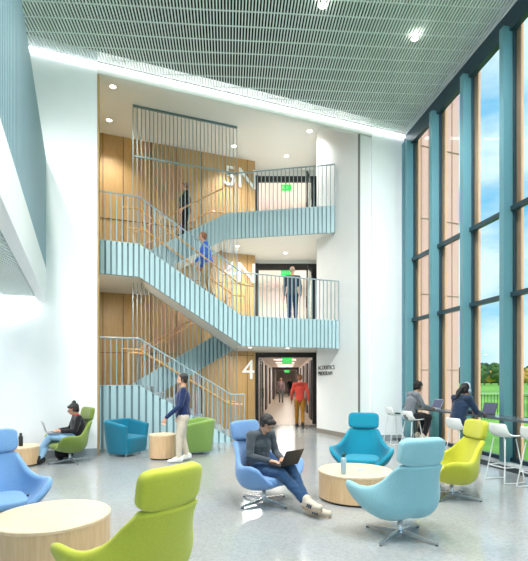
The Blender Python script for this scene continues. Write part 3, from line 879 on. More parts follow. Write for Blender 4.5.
nz = nt.nodes.new('ShaderNodeTexNoise'); nz.inputs['Scale'].default_value = 2.0; nz.inputs['Detail'].default_value = 9; nz.inputs['Roughness'].default_value = .58
nt.links.new(mp.outputs['Vector'], nz.inputs['Vector'])
cr = nt.nodes.new('ShaderNodeValToRGB'); cr.color_ramp.elements[0].position = .40; cr.color_ramp.elements[1].position = .60
nt.links.new(nz.outputs['Fac'], cr.inputs['Fac'])
mx = nt.nodes.new('ShaderNodeMix'); mx.data_type = 'RGBA'; nt.links.new(cr.outputs['Color'], mx.inputs[0])
nt.links.new(rp.outputs['Color'], mx.inputs[6]); mx.inputs[7].default_value = rgb(238, 245, 250)
nt.links.new(mx.outputs[2], bg.inputs['Color']); bg.inputs['Strength'].default_value = 1.15

# ================================================================== furniture
def catmull(P, n):
    out = []
    Q = [2*P[0]-P[1]]+P+[2*P[-1]-P[-2]]
    for i in range(1, len(Q)-2):
        for k in range(n):
            t = k/n; a, b, c, d_ = Q[i-1], Q[i], Q[i+1], Q[i+2]
            out.append(.5*((2*b)+(c-a)*t+(2*a-5*b+4*c-d_)*t*t+(3*b-a-3*c+d_)*t**3))
    out.append(P[-1]); return out
def lounge_chair(label, colour, X, Y, deg, grp='swivel lounge chairs'):
    fm = fabric('upholstery_'+colour[0], colour[1])
    t = thing('lounge_chair', label, 'chair', (X, Y, 0), math.radians(deg))
    V = Vector
    C_ = [V((0, -.34, .33)), V((0, -.20, .285)), V((0, -.03, .25)), V((0, .12, .255)), V((0, .225, .335)), V((0, .28, .50)), V((0, .325, .65)), V((0, .37, .80))]
    M_ = [V((.22, -.345, .335)), V((.28, -.22, .295)), V((.31, -.05, .275)), V((.30, .10, .285)), V((.265, .20, .365)), V((.21, .25, .52)), V((.175, .30, .66)), V((.15, .35, .80))]
    E_ = [V((.345, -.33, .42)), V((.45, -.31, .53)), V((.48, -.20, .57)), V((.45, -.05, .555)), V((.385, .06, .565)), V((.325, .145, .62)), V((.275, .22, .71)), V((.235, .32, .80))]
    sC, sM, sE = catmull(C_, 5), catmull(M_, 5), catmull(E_, 5)
    bm = bmesh.new(); rows = []; N = 10
    for c, m_, e_ in zip(sC, sM, sE):
        # quadratic through c(0), m(.5), e(1)
        half = []
        for k in range(N+1):
            q = k/N; half.append(c*(2*(q-.5)*(q-1))+m_*(-4*q*(q-1))+e_*(2*q*(q-.5)))
        row = [V((-p.x, p.y, p.z)) for p in half[:0:-1]]+half
        rows.append([bm.verts.new(p) for p in row])
    for A, D_ in zip(rows, rows[1:]):
        for k in range(len(A)-1): bm.faces.new((A[k], A[k+1], D_[k+1], D_[k]))
    sh = finish('seat_shell', bm, fm, t, True)
    bake(sh, [('SOLIDIFY', dict(thickness=.066, offset=0)), ('SUBSURF', dict(levels=1, render_levels=1))])
    bm = bmesh.new(); rounded_pad(bm, .265, .29, .055, .45, (0, -.09, .352)); 
    finish('seat_cushion', bm, fm, t, True)
    bm = bmesh.new(); rounded_pad(bm, .25, .055, .135, .42, (0, 0, 0), bend=.035)
    hr = finish('headrest', bm, fm, t, True, loc=(0, .372, .927)); hr.rotation_euler = (math.radians(-12), 0, 0)
    bm = bmesh.new(); box(bm, -.05, .05, .365, .385, .76, .90); finish('headrest_bracket', bm, fm, t)
    bm = bmesh.new(); lathe(bm, [(0, .03), (.045, .03), (.045, .05), (.027, .07), (.025, .22), (.06, .215), (.075, .24), (0, .24)], 20); finish('column', bm, M['chrome'], t, True)
    for k in range(4):
        a = math.radians(45+90*k-deg); dx, dy = math.cos(a), math.sin(a); nx, ny = -dy, dx
        bm = bmesh.new()
        p0 = (dx*.03, dy*.03); p1 = (dx*.40, dy*.40)
        hexa(bm, [(p0[0]-nx*.022, p0[1]-ny*.022, .03), (p1[0]-nx*.012, p1[1]-ny*.012, .012), (p1[0]+nx*.012, p1[1]+ny*.012, .012), (p0[0]+nx*.022, p0[1]+ny*.022, .03),
                  (p0[0]-nx*.022, p0[1]-ny*.022, .07), (p1[0]-nx*.012, p1[1]-ny*.012, .03), (p1[0]+nx*.012, p1[1]+ny*.012, .03), (p0[0]+nx*.022, p0[1]+ny*.022, .07)])
        lg = finish('leg', bm, M['chrome'], t)
        bm = bmesh.new(); lathe(bm, [(0, 0), (.018, 0), (.018, .013), (0, .013)], 12, (dx*.385, dy*.385)); finish('foot', bm, M['darkgrey'], lg)
    bm = bmesh.new(); tube(bm, [(.20, .06, .30), (.30, .07, .33)], .008); ellipsoid(bm, (.31, .07, .335), (.018, .012, .018), sub=1)
    finish('lever', bm, M['black'], t)
    return t
lounge_chair('light blue swivel chair at left edge of the hall, nobody sitting in it', ('sky', (122, 164, 208)), -2.81, 4.62, 38)
lounge_chair('lime yellow swivel chair seen from behind in the left foreground', ('lime', (184, 188, 66)), -.88, 3.08, -128)
lounge_chair('moss green swivel chair that a person with a laptop sits in', ('moss', (116, 136, 60)), -3.82, 8.66, -46)
lounge_chair('blue swivel chair occupied by the person in a grey sweater', ('periwinkle', (116, 154, 202)), 0, 5.8, 48)
lounge_chair('vivid turquoise swivel chair facing us behind the middle round table', ('turquoise', (20, 136, 162)), 1.57, 7.05, -17)
lounge_chair('pale aqua swivel chair with its back to us, right foreground', ('aqua', (140, 188, 198)), 1.41, 4.56, -162)
lounge_chair('yellow-green empty swivel chair near the window counter', ('chartreuse', (188, 188, 58)), 2.60, 6.10, -86)

def round_table(name, label, X, Y, r, h, grain=0, cat='table'):
    t = thing(name, label, cat, (X, Y, 0), grain)
    bm = bmesh.new(); lathe(bm, [(0, h-.03), (r-.0, h-.03), (r, h-.006), (r-.006, h), (0, h)], 72); finish('tabletop', bm, M['maple'], t, False)
    bm = bmesh.new(); lathe(bm, [(0, .03), (r-.004, .03), (r-.004, h-.03), (0, h-.03)], 72); o = finish('drum', bm, M['maple_side'], t)
    bm = bmesh.new(); lathe(bm, [(0, 0), (r-.03, 0), (r-.03, .03), (0, .03)], 48); finish('plinth', bm, M['plinth'], t)
    return t
round_table('coffee_table', 'large round maple table in the left foreground, nothing on it', -1.94, 4.04, .503, .385, .3)
round_table('coffee_table', 'large round maple table between blue and aqua chairs, holding a bottle', 1.25, 6.03, .50, .385, .3)
round_table('side_table', 'small round maple table beside the person in the green chair', -4.62, 8.38, .34, .36, .2)
round_table('side_table', 'small maple drum table between turquoise and green tub chairs', -2.09, 9.06, .27, .50, .2)

def tub_chair(label, col, X, Y, deg):
    fm = fabric('tub_'+col[0], col[1])
    t = thing('tub_chair', label, 'chair', (X, Y, 0), math.radians(deg))
    path = []
    W, Dp, R = .37, .34, .20
    path.append((-W, -Dp)); path.append((-W, -.1)); 
    for k in range(0, 7):
        a = PI-k*PI/12; path.append((-W+R+R*math.cos(a), Dp-R+R*math.sin(a)))
    for k in range(0, 7):
        a = PI/2-k*PI/12; path.append((W-R+R*math.cos(a), Dp-R+R*math.sin(a)))
    path.append((W, -.1)); path.append((W, -Dp))
    bm = bmesh.new(); rows = []
    n = len(path)
    for i, (x, y) in enumerate(path):
        y01 = (y+Dp)/(2*Dp); ht = .66+.09*min(1, y01*1.4)
        p = Vector((x, y)); ctr = Vector((0, 0))
        t_ = Vector(path[min(n-1, i+1)])-Vector(path[max(0, i-1)]); nn_ = Vector((t_.y, -t_.x)).normalized()   # inward
        if nn_.dot(-p) < 0 and i not in (0, n-1): nn_ = -nn_
        if i == 0: nn_ = Vector((1, 0))
        if i == n-1: nn_ = Vector((-1, 0))
        sec = []
        for (off, z) in ((.0, .06), (-.012, .35), (-.03, ht-.03), (-.012, ht), (.045, ht+.005), (.075, ht-.02), (.085, .40), (.085, .06)):
            sc = 1.0-.14*(1-z/.7) if z < .7 else 1.0
            q = (p*sc)+nn_*off
            sec.append(bm.verts.new((q.x, q.y, z)))
        rows.append(sec)
    for A, C2 in zip(rows, rows[1:]):
        for k in range(len(A)): bm.faces.new((A[k], A[(k+1) % len(A)], C2[(k+1) % len(A)], C2[k]))
    bm.faces.new(rows[0]); bm.faces.new(rows[-1][::-1])
    sh = finish('shell', bm, fm, t, True); bake(sh, [('BEVEL', dict(width=.012, segments=2)), ('SUBSURF', dict(levels=1))])
    bm = bmesh.new(); hexa(bm, [(-.25, -.31, .06), (.25, -.31, .06), (.25, .24, .06), (-.25, .24, .06), (-.30, -.365, .40), (.30, -.365, .40), (.30, .27, .43), (-.30, .27, .43)])
    sb = finish('seat', bm, fm, t, True); bake(sb, [('BEVEL', dict(width=.035, segments=4))])
    for sx in (-1, 1):
        for sy in (-1, 1):
            bm = bmesh.new(); lathe(bm, [(0, 0), (.02, 0), (.02, .07), (0, .07)], 12, (sx*.22, sy*.22)); finish('foot', bm, M['chrome'], t)
    return t
tub_chair('turquoise tub armchair standing in front of the ribbed stair base', ('turquoise', (14, 118, 146)), -3.0, 9.50, 66)
tub_chair('green tub armchair at the foot of the stairs behind standing person', ('green', (122, 152, 78)), -1.50, 9.75, -62)

def stool(label, X, Y, deg):
    t = thing('bar_stool', label, 'stool', (X, Y, 0), math.radians(deg))
    V = Vector
    bm = bmesh.new(); rows = []
    prof = [(-.20, .70, .19), (-.18, .715, .20), (-.05, .70, .215), (.09, .705, .22), (.155, .735, .22), (.185, .80, .21), (.20, .88, .195), (.205, .93, .18)]
    for (y, z, hw) in prof:
        row = []
        for k in range(-6, 7):
            q = k/6; row.append(bm.verts.new((hw*q, y-(.06*q*q if z > .72 else 0), z+(.035*q*q if z < .74 else 0))))
        rows.append(row)
    for A, C2 in zip(rows, rows[1:]):
        for k in range(12): bm.faces.new((A[k], A[k+1], C2[k+1], C2[k]))
    s = finish('seat', bm, M['white_plastic'], t, True); bake(s, [('SOLIDIFY', dict(thickness=.022, offset=-1)), ('SUBSURF', dict(levels=2))])
    for sx in (-1, 1):
        for sy in (-1, 1):
            bm = bmesh.new(); tube(bm, [(sx*.12, sy*.10, .69), (sx*.20, sy*.19, .012)], .009, 8); finish('leg', bm, M['white_wire'], t)
        bm = bmesh.new(); tube(bm, [(sx*.20, -.19, .012), (sx*.20, .19, .012)], .009, 8); finish('floor_runner', bm, M['white_wire'], t)
    f = .25; x = .12+.08*(.69-f)/.678; y = .10+.09*(.69-f)/.678
    bm = bmesh.new(); tube(bm, [(-x, -y, f), (x, -y, f), (x, y, f), (-x, y, f)], .008, 8, closed=True); finish('footrest', bm, M['white_wire'], t)
    return t
stool('white bar stool standing empty by the far white pier', 3.28, 11.1, 100)
stool('white bar stool under the person in the grey hoodie', 3.30, 9.8, 108)
stool('white bar stool under the person in the navy sweater', 3.55, 8.0, 108)
stool('white bar stool standing empty right of the yellow-green chair', 3.83, 7.0, 104)
stool('white bar stool at the right edge, partly out of view', 4.02, 6.45, 104)

# counter
ct = thing('window_counter', 'long dark narrow counter running along the windows', 'counter', B(5.6, 2, 0))
bm = bmesh.new(); quadprism(bm, [B(5.42, 2)-ct.location, B(5.84, 2)-ct.location, B(5.84, 6.75)-ct.location, B(5.42, 6.75)-ct.location], .91, .95)
finish('worktop', bm, M['counter'], ct)
for v in (6.5, 2.4):
    bm = bmesh.new(); p = B(5.63, v)-ct.location; tube(bm, [(p.x, p.y, .012), (p.x, p.y, .91)], .025, 12); lathe(bm, [(0, 0), (.14, 0), (.14, .012), (0, .012)], 24, (p.x, p.y)); finish('post', bm, M['darkgrey'], ct)

def laptop(label, loc, deg, w=.32, dpt=.22, open_deg=110, body=None, pitch=0):
    t = thing('laptop', label, 'laptop', loc, math.radians(deg)); t.rotation_euler = (math.radians(pitch), 0, math.radians(deg))
    body = body or M['darkgrey']
    bm = bmesh.new(); box(bm, -w/2, w/2, -dpt/2, dpt/2, 0, .014); finish('base', bm, body, t)
    bm = bmesh.new()
    for r_ in range(4):
        for c in range(11): box(bm, -w/2+.03+c*.024, -w/2+.05+c*.024, dpt/2-.05-r_*.024, dpt/2-.03-r_*.024, .014, .0165)
    finish('keyboard', bm, M['black'], t)
    # hinge at -y (screen faces +y, the user)
    bm = bmesh.new(); box(bm, -w/2, w/2, -.006, 0, 0, dpt); l = finish('lid', bm, body, t, loc=(0, -dpt/2, .012)); l.rotation_euler = (math.radians(open_deg-90), 0, 0)
    bm = bmesh.new(); box(bm, -w/2+.01, w/2-.01, 0, .001, .01, dpt-.01); finish('screen', bm, emit('laptop_screen', (78, 82, 110), .15), l)
    return t
def bottle(label, loc, r, h, m, cap, loop=True):
    t = thing('water_bottle', label, 'bottle', loc)
    bm = bmesh.new(); lathe(bm, [(0, 0), (r*.95, 0), (r, .01), (r, h*.68), (r*.9, h*.76), (r*.55, h*.82), (0, h*.82)], 24); finish('flask', bm, m, t, True)
    bm = bmesh.new(); lathe(bm, [(0, h*.82), (r*.6, h*.82), (r*.6, h*.94), (r*.45, h), (0, h)], 20)
    if loop: tube(bm, [(r*.5, 0, h*.9), (r*.9, 0, h*.97), (r*.5, 0, h*1.05), (0, 0, h*1.02)], r*.15, 6)
    finish('cap', bm, cap, t, True)
M['flask'] = mat('flask_grey', (160, 186, 196), .35); M['cap_green'] = mat('cap_green', (24, 70, 60), .4)
bottle('grey flask with dark green cap on the middle round table', (1.04, 5.75, .385), .037, .27, M['flask'], M['cap_green'])
bottle('black slim flask on small table beside seated person', (-4.60, 8.32, .36), .038, .25, M['black'], M['black'], False)
p = B(5.66, 4.98)
bottle('teal grey flask on the window counter next to a laptop', (p.x, p.y, .95), .042, .24, mat('flask_teal', (84, 110, 124), .35), M['darkgrey'], False)
bm = bmesh.new(); box(bm, -.06, .06, -.035, .035, 0, .008); bmesh.ops.bevel(bm, geom=bm.edges[:], offset=.003, segments=2)
ph = finish('phone', bm, M['flask'], loc=(1.32, 6.0, .386)); ph.rotation_euler = (0, 0, .2); tag(ph, 'small grey phone lying on the middle round table', 'phone')
# bag on the floor and things on the stool
bm = bmesh.new(); rounded_pad(bm, .17, .12, .17, .6, (0, 0, .17))
bagt = thing('backpack', 'black backpack on the floor under the green chair with a seated person', 'bag', (-4.08, 8.98, 0))
finish('bag_body', bm, mat('bag_black', (24, 22, 26), .8), bagt, True)
bm = bmesh.new(); tube(bm, [(-.05, 0, .33), (-.04, 0, .38), (.04, 0, .38), (.05, 0, .33)], .01, 6); finish('strap', bm, mat('bag_red', (120, 30, 36), .8), bagt)
bm = bmesh.new(); rounded_pad(bm, .2, .14, .09, .6, (0, 0, .09)); b2 = finish('duffel_bag', bm, M['darkgrey'], smooth=True, loc=(3.55, 10.55, 0)); tag(b2, 'dark bag on the floor between the two farthest stools', 'bag')
bm = bmesh.new(); rounded_pad(bm, .16, .12, .03, .6, (0, 0, .03)); b3 = finish('folded_jacket', bm, M['cap_green'], smooth=True, loc=(3.28, 11.1, .73)); tag(b3, 'dark green folded jacket lying on the far empty stool', 'clothing')

# ================================================================== people
CAL = {}
def person(label, loc, deg, J, top, trousers, shoe, hair, skin='skin', vox=.012, hair_style='short', scale=1.0, extras=(), collar=None, sleeve=True, build=1.0, cat='person', hood=False, headpitch=0, headyaw=0, sole_m=None):
    """J: joints in local metres, facing -Y, floor at z=0. Right side = -x (facing -y: left hand +x)."""
    t = thing('person', label, 'person', loc, math.radians(deg)); t.scale = (scale,)*3
    V = {k: Vector(v) for k, v in J.items()}
    pel, wst, chs, nk, hd = V['pelvis'], V['waist'], V['chest'], V['neck'], V['head']
    X = Vector((1, 0, 0)); w = build
    HR = Matrix.Rotation(math.radians(headyaw), 3, 'Z') @ Matrix.Rotation(math.radians(headpitch), 3, 'X')   # + pitch = look down
    def hp(x, y, z): return hd+HR @ Vector((x, y, z))
    def torso(bm, g):
        limb(bm, pel, wst, .115*w+g, .105*w+g, 1.35, X); limb(bm, wst, chs, .105*w+g, .118*w+g, 1.35, X)
        limb(bm, chs, nk-(nk-chs).normalized()*.06, .115*w+g, .06+g, 1.35, X)
        for s in 'LR': limb(bm, nk-(nk-chs).normalized()*.05, V['sh'+s], .058+g, .058+g)
    def arm(bm, s, g, cut=1.0):
        e, wr_ = V['el'+s], V['wr'+s]
        limb(bm, V['sh'+s], e, .056+g, .043+g); limb(bm, e, e.lerp(wr_, cut), .043+g, .031+g)
    def leg(bm, s, g, cut=1.0):
        h, k, a = V['hp'+s], V['kn'+s], V['an'+s]
        limb(bm, h, k, .088*w+g, .056+g); m_ = k.lerp(a, .35)
        limb(bm, k, m_, .055+g, .054+g); limb(bm, m_, k.lerp(a, cut), .054+g, .036+g)
    # ---- body
    bm = bmesh.new(); torso(bm, -.012)
    limb(bm, nk-(nk-chs).normalized()*.05, hp(0, .02, -.07), .052, .05)
    ellipsoid(bm, hp(0, .012, .025), (.078, .097, .098), HR); ellipsoid(bm, hp(0, -.022, -.045), (.055, .062, .062), HR)
    ellipsoid(bm, hp(0, -.098, -.018), (.012, .018, .022), HR, 1)
    for sx in (-1, 1): ellipsoid(bm, hp(sx*.077, .012, -.01), (.012, .02, .03), HR, 1)
    ellipsoid(bm, hp(0, -.088, -.058), (.024, .008, .008), HR, 1)
    for s in 'LR':
        arm(bm, s, -.006); leg(bm, s, -.012)
        wr_, e = V['wr'+s], V['el'+s]; dr = (V['hd'+s]-wr_).normalized(); sgn = 1 if s == 'L' else -1
        side = dr.cross(Vector((0, 0, 1))); side = side.normalized() if side.length > .1 else X.copy()
        if abs(dr.z) > .8: side = Vector((0, -1, 0))
        palm = wr_+dr*.08; limb(bm, wr_, palm, .024, .022, 1.5, side)
        nrm = dr.cross(side).normalized()
        if nrm.z > 0 or (abs(dr.z) > .8 and nrm.x*sgn > 0): nrm = -nrm
        for k, (o_, L_) in enumerate(((-.030, .058), (-.010, .072), (.011, .068), (.030, .050))):
            b0 = palm+side*o_; m1 = b0+dr*L_*.55+nrm*.008; m2 = m1+dr*L_*.35+nrm*.024
            limb(bm, b0, m1, .0095, .009, n=8); limb(bm, m1, m2, .009, .0075, n=8)
        th = wr_+dr*.025; inner = side*(-1 if side.x*sgn > 0 else 1)
        limb(bm, th+inner*.02, th+inner*.052+dr*.03+nrm*.01, .012, .010, n=8); limb(bm, th+inner*.052+dr*.03+nrm*.01, th+inner*.055+dr*.06+nrm*.02, .010, .008, n=8)
        a, to = V['an'+s], V['to'+s]; limb(bm, a, to, .036, .028, 1.2, X)
    b = finish('body', bm, M[skin], t, True)
    bake(b, [('REMESH', dict(mode='VOXEL', voxel_size=min(vox, .010))), ('SMOOTH', dict(factor=.5, iterations=3))])
    def cloth(name, fn, m, v=vox, it=4):
        bm = bmesh.new(); fn(bm); c = finish(name, bm, m, t, True)
        def post(me):
            displace(me, lambda q: noise.noise(q*16)*.006+noise.noise(Vector((q.x*9, q.y*9, q.z*28)))*.005)
        bake(c, [('REMESH', dict(mode='VOXEL', voxel_size=v)), ('SMOOTH', dict(factor=.5, iterations=it))], post); return c
    def ftop(bm):
        torso(bm, .008); limb(bm, pel, wst, .122*w, .116*w, 1.36, X)
        for s in 'LR': arm(bm, s, .008, .95 if sleeve else .2)
        if hood: limb(bm, nk+Vector((-.06, .06, -.03)), nk+Vector((.06, .06, -.03)), .055, .055)
    def ftr(bm):
        limb(bm, pel-Vector((0, 0, .0)), pel+(wst-pel)*.45, .118*w, .108*w, 1.36, X)
        for s in 'LR':
            leg(bm, s, .012, .99); limb(bm, V['hp'+s], pel, .095*w, .10*w)
            limb(bm, V['kn'+s], V['kn'+s].lerp(V['an'+s], .98), .066, .056)
    cloth('trousers', ftr, trousers); cloth('top', ftop, top)
    if collar:
        bm = bmesh.new(); up_ = (hd-nk).normalized()
        limb(bm, nk-up_*.02, nk+up_*.012, .062, .056); c = finish('collar', bm, collar, t, True)
        bake(c, [('REMESH', dict(mode='VOXEL', voxel_size=.01))])
    for s in 'LR':
        a, to = V['an'+s], V['to'+s]; d_ = (to-a).normalized()
        sole = Vector((0, 0, -1)) if abs(d_.z) < .75 else Vector((0, 1, 0))
        bm = bmesh.new(); hl = a-d_*.045+sole*.02
        limb(bm, hl+sole*.02, to+d_*.03, .050, .038, 1.15, X); limb(bm, a-sole*.03, hl, .056, .052); limb(bm, a, to-d_*.04, .055, .038, 1.1, X)
        sh = finish('shoe', bm, shoe, t, True); bake(sh, [('REMESH', dict(mode='VOXEL', voxel_size=.01)), ('SMOOTH', dict(factor=.5, iterations=2))])
        if sole_m:
            bm = bmesh.new(); so_ = sole*.048
            limb(bm, hl+so_, to+d_*.03+so_*.85, .034, .030, 1.4, X); q1 = finish('sole', bm, sole_m, sh, True)
            bake(q1, [('REMESH', dict(mode='VOXEL', voxel_size=.008))])
            for f_ in (.35, .5, .65):
                bm = bmesh.new(); c_ = a.lerp(to, f_); limb(bm, c_+X*.052-sole*.0, c_+X*.05+sole*.035-d_*.02, .008, .008); limb(bm, c_-X*.052, c_-X*.05+sole*.035-d_*.02, .008, .008)
                finish('stripe', bm, C['navy'], sh)
    # ---- hair
    bm = bmesh.new()
    if hair_style != 'bald':
        ellipsoid(bm, hp(0, .028, .045), (.086, .098, .088), HR, 3)
        for sx in (-1, 1): ellipsoid(bm, hp(sx*.06, .03, .0), (.028, .06, .05), HR, 2)
        ellipsoid(bm, hp(0, .06, -.01), (.07, .055, .075), HR, 2)
        if hair_style == 'fringe':
            for q in (-.045, -.015, .015, .045): ellipsoid(bm, hp(q, -.062, .058), (.026, .034, .036), HR, 2)
        if hair_style == 'bun':
            ellipsoid(bm, hp(0, .06, .135), (.045, .042, .04), HR, 2); ellipsoid(bm, hp(0, -.05, .075), (.06, .04, .035), HR, 2)
        if hair_style == 'curly':
            for k in range(26):
                a = random.random()*6.28; z_ = random.random()
                ellipsoid(bm, hp(.075*math.cos(a)*math.sqrt(1-z_*z_*.8), .02+.09*math.sin(a)*math.sqrt(1-z_*z_*.8), .04+.085*z_), (.03, .03, .03), HR, 1)
        if hair_style == 'ponytail':
            ellipsoid(bm, hp(0, .10, .05), (.04, .04, .04), HR, 2)
            q0, q1, q2 = hp(0, .11, .04), hp(0, .18, -.07), hp(0, .23, -.20)
            limb(bm, q0, q1, .035, .045); limb(bm, q1, q2, .045, .016)
        if hair_style == 'knot': ellipsoid(bm, hp(0, .11, .04), (.035, .035, .035), HR, 2)
    else:
        ellipsoid(bm, hp(0, .035, .01), (.082, .085, .06), HR, 3)
    h = finish('hair', bm, hair, t, True)
    def posth(me):
        displace(me, lambda q: noise.noise(q*45)*.006)
    bake(h, [('REMESH', dict(mode='VOXEL', voxel_size=.009)), ('SMOOTH', dict(factor=.5, iterations=2))], posth)
    for sx in (-1, 1):
        bm = bmesh.new(); ellipsoid(bm, hp(sx*.03, -.078, .0), (.011, .006, .006), HR, 1); finish('eye', bm, M['eye'], t)
    bm = bmesh.new(); ellipsoid(bm, hp(0, -.086, -.058), (.02, .006, .005), HR, 1); finish('mouth', bm, mat('lips', (160, 92, 82), .5), t)
    if 'glasses' in extras:
        bm = bmesh.new()
        for sx in (-1, 1):
            tube(bm, [hp(sx*.033+.024*math.cos(a*PI/6), -.098, .0+.02*math.sin(a*PI/6)) for a in range(12)], .0022, 5, closed=True)
            tube(bm, [hp(sx*.058, -.095, .004), hp(sx*.08, .01, .004)], .0022, 5)
        tube(bm, [hp(-.01, -.1, .003), hp(.01, -.1, .003)], .0022, 5)
        finish('glasses', bm, M['lens'], t)
    if 'headphones' in extras:
        bm = bmesh.new(); tube(bm, [hp(.1*math.cos(a*PI/10), .02, .02+.125*math.sin(a*PI/10)) for a in range(11)], .013, 8)
        for sx in (-1, 1): ellipsoid(bm, hp(sx*.096, .015, -.005), (.022, .036, .042), HR, 2)
        finish('headphones', bm, mat('headphone_grey', (170, 186, 200), .4), t, True)
    return t
def stand(stride=.18, lift=0, arms=(.12, -.12), lean=0, armout=.0, h=1.0):
    return dict(pelvis=(0, 0, .93), waist=(0, -.01-lean*.3, 1.06), chest=(0, -lean*.6, 1.26), neck=(0, -lean, 1.47), head=(0, -.02-lean*1.2, 1.62),
        shL=(.185, -lean*.8, 1.41), shR=(-.185, -lean*.8, 1.41), elL=(.235+armout, -arms[0]*.3+.03-lean*.5, 1.13), elR=(-.235-armout, -arms[1]*.3+.03-lean*.5, 1.13),
        wrL=(.235+armout, -arms[0]-.04-lean*.4, .89), wrR=(-.235-armout, -arms[1]-.04-lean*.4, .89), hdL=(.23+armout, -arms[0]-.07-lean*.4, .80), hdR=(-.23-armout, -arms[1]-.07-lean*.4, .80),
        hpL=(.09, 0, .90), hpR=(-.09, 0, .90), knL=(.095, -stride*.62-.02, .50+lift*.3), knR=(-.095, stride*.3-.03, .49), anL=(.095, -stride, .085+lift), anR=(-.095, stride, .10+(.03 if stride > .1 else 0)),
        toL=(.10, -stride-.15, .045+lift), toR=(-.10, stride-.14, .04))
C = dict(navy=fabric('navy_cloth', (28, 44, 84)), beige=fabric('beige_cloth', (206, 192, 172)), white=mat('white_shoe', (226, 224, 218), .5), black=fabric('black_cloth', (28, 26, 30)),
         khaki=fabric('khaki_cloth', (170, 146, 106)), blue=fabric('blue_cloth', (60, 104, 196)), jacket=fabric('slate_jacket', (58, 66, 78)), dkblue=fabric('dark_jeans', (34, 48, 84)),
         red=fabric('red_sweater', (184, 64, 52)), ochre=fabric('ochre_trousers', (150, 104, 26)), grey=fabric('charcoal_sweater', (74, 80, 86)), jeans=fabric('blue_jeans', (44, 74, 108)),
         pale=fabric('pale_jeans', (150, 188, 220)), hoodie=fabric('grey_hoodie', (112, 118, 124)), navy2=fabric('navy_sweater', (34, 52, 78)), darkp=fabric('dark_trousers', (52, 38, 42)), mauve=fabric('mauve_shirt', (140, 118, 122)), boot=mat('black_leather', (22, 22, 24), .35), sole=mat('tan_trainer', (198, 186, 168), .6), redc=fabric('red_collar', (206, 44, 40)))
# standing by the stairs
person('person in navy sweater and beige trousers walking past the small drum table', (-1.60, 8.68, 0), -75, stand(.09, 0, (.30, .02)), C['navy'], C['beige'], C['white'], M['hair'], 'skin', vox=.013, build=1.25)
# on the stairs
p = B(.16, 10.0); person('person in black on upper back flight near the numeral 5N', (p.x, p.y, 5.81), -70, stand(.10, .12, (.1, -.1)), C['black'], C['black'], C['boot'], M['hair_brown'], vox=.014, build=1.3, scale=1.08)
p = B(.73, 8.72); person('person in bright blue shirt and khaki trousers climbing the front flight', (p.x, p.y, 3.83), -70, stand(.14, .14, (.3, .05), .1), C['blue'], C['khaki'], C['boot'], M['hair_brown'], vox=.014, build=1.3, scale=1.04)
person('bald person in dark slate jacket at middle level railing, back to us', (.83, 12.9, 3.2), 178, stand(.03, 0, (.05, .05), armout=.0), C['jacket'], C['dkblue'], C['boot'], M['hair_grey'], vox=.014, hair_style='bald')
person('person in red hooded sweater and ochre trousers walking into the corridor', (1.20, 14.75, 0), 176, stand(.16, 0, (.1, -.15), armout=.03), C['red'], C['ochre'], C['boot'], M['hair_brown'], vox=.014, hair_style='knot', hood=True, scale=1.03)
person('distant person in mauve shirt and grey trousers walking along the corridor', (1.20, 31, 0), 0, stand(.14, 0, (.1, -.1)), C['mauve'], C['hoodie'], C['boot'], M['hair'], vox=.018)
person('most distant person dressed in black deep in the corridor', (2.55, 43, 0), 10, stand(.1, 0, (.1, -.1)), C['black'], C['black'], C['boot'], M['hair'], vox=.018)
# seated man in the blue chair
J = dict(pelvis=(0, .10, .51), waist=(0, .12, .63), chest=(0, .10, .82), neck=(0, .03, 1.0), head=(0, -.05, 1.105),
    shL=(.18, .06, .955), shR=(-.18, .06, .955), elL=(.24, .02, .70), elR=(-.24, .02, .70), wrL=(.11, -.22, .655), wrR=(-.11, -.22, .655), hdL=(.06, -.32, .645), hdR=(-.06, -.32, .645),
    hpL=(.09, .05, .50), hpR=(-.09, .05, .50), knL=(.13, -.38, .54), knR=(-.10, -.39, .53), anL=(.0, -.74, .17), anR=(.04, -.78, .09), toL=(-.03, -.93, .155), toR=(.09, -.96, .065))
J['knL'] = (.12, -.38, .55)
for k in J:
    x_, y_, z_ = J[k]; J[k] = (x_, y_, z_-(.065 if z_ > .4 else .012))
J['head'] = (0, -.06, 1.035)
person('person in charcoal sweater and jeans typing on a laptop in blue chair', (0, 5.8, 0), 44, J, C['grey'], C['jeans'], C['sole'], M['hair'], 'skin', vox=.009, hair_style='fringe', extras=('glasses',), headpitch=28, collar=C['grey'], build=1.12, sole_m=mat('orange_tan_sole', (186, 160, 134), .6))
r = math.radians(48)
def loc2(base, deg, x, y, z):
    a = math.radians(deg); return (base[0]+x*math.cos(a)-y*math.sin(a), base[1]+x*math.sin(a)+y*math.cos(a), z)
laptop('black laptop on the lap of the person in the blue chair', loc2((0, 5.8), 44, 0, -.34, .548), 44, body=M['black'], open_deg=118)
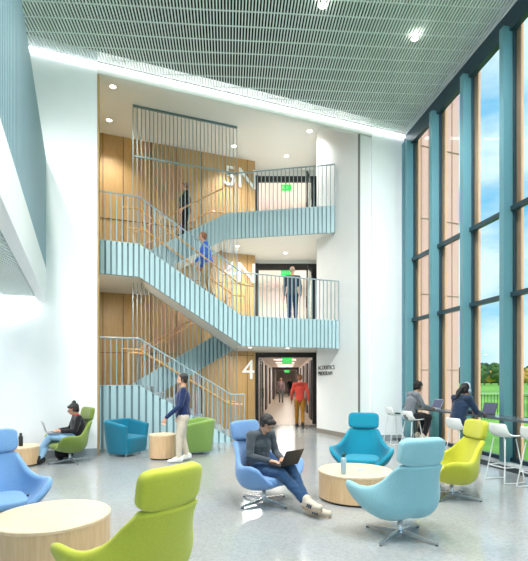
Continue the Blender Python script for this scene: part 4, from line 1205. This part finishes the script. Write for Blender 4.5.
# person in the green chair
J = dict(pelvis=(0, .10, .51), waist=(0, .13, .62), chest=(0, .15, .79), neck=(0, .12, .95), head=(0, .06, 1.065),
    shL=(.165, .13, .91), shR=(-.165, .13, .91), elL=(.23, .05, .67), elR=(-.23, .05, .67), wrL=(.11, -.17, .665), wrR=(-.11, -.17, .665), hdL=(.06, -.27, .66), hdR=(-.06, -.27, .66),
    hpL=(.085, .05, .50), hpR=(-.085, .05, .50), knL=(.07, -.36, .58), knR=(-.08, -.36, .52), anL=(-.10, -.52, .24), anR=(-.03, -.52, .10), toL=(-.14, -.66, .20), toR=(-.02, -.66, .045))
for k in J:
    x_, y_, z_ = J[k]; J[k] = (x_, y_, z_-(.04 if z_ > .4 else 0))
person('person with a hair bun, black jacket and pale jeans in the green chair', (-3.82, 8.66, 0), -56, J, C['black'], C['pale'], C['boot'], M['hair'], 'skin_tan', vox=.010, hair_style='bun', extras=('glasses',), headpitch=18, collar=C['redc'], build=1.08)
laptop('grey laptop on knees of the person in green chair', loc2((-3.82, 8.66), -56, 0, -.31, .592), -56, body=mat('silver_laptop', (150, 152, 160), .4), open_deg=108)
# people on stools
J = dict(pelvis=(0, .04, .83), waist=(0, .03, .95), chest=(0, -.03, 1.14), neck=(0, -.10, 1.33), head=(0, -.18, 1.45),
    shL=(.17, -.06, 1.28), shR=(-.17, -.06, 1.28), elL=(.22, -.18, 1.04), elR=(-.22, -.18, 1.04), wrL=(.12, -.42, 1.00), wrR=(-.12, -.42, 1.00), hdL=(.08, -.50, .985), hdR=(-.08, -.50, .985),
    hpL=(.09, 0, .80), hpR=(-.09, 0, .80), knL=(.13, -.40, .80), knR=(-.12, -.38, .79), anL=(.10, -.24, .37), anR=(-.10, -.26, .36), toL=(.11, -.38, .31), toR=(-.11, -.40, .30))
person('person with curly hair and grey hoodie on a stool at the counter', (3.27, 9.8, 0), 100, J, C['hoodie'], C['black'], C['sole'], M['hair'], 'skin_tan', vox=.011, hair_style='curly', hood=True, headpitch=12, build=1.02)
J2 = dict(J); J2['head'] = (0, -.17, 1.42)
person('person in navy sweater wearing headphones with a long ponytail at the counter', (3.55, 8.0, 0), 112, J2, C['navy2'], C['darkp'], C['boot'], M['hair'], 'skin_tan', vox=.011, hair_style='ponytail', extras=('headphones',), headpitch=10, build=1.0)
p = B(5.62, 6.0); laptop('silver laptop on the counter in front of the person in the hoodie', (p.x, p.y, .95), 108, body=mat('silver_laptop', (176, 184, 190), .4), open_deg=115)
p = B(5.62, 4.72); laptop('dark laptop on counter in front of person in navy sweater', (p.x, p.y, .95), 108, body=M['darkgrey'], open_deg=108)

apply_all()
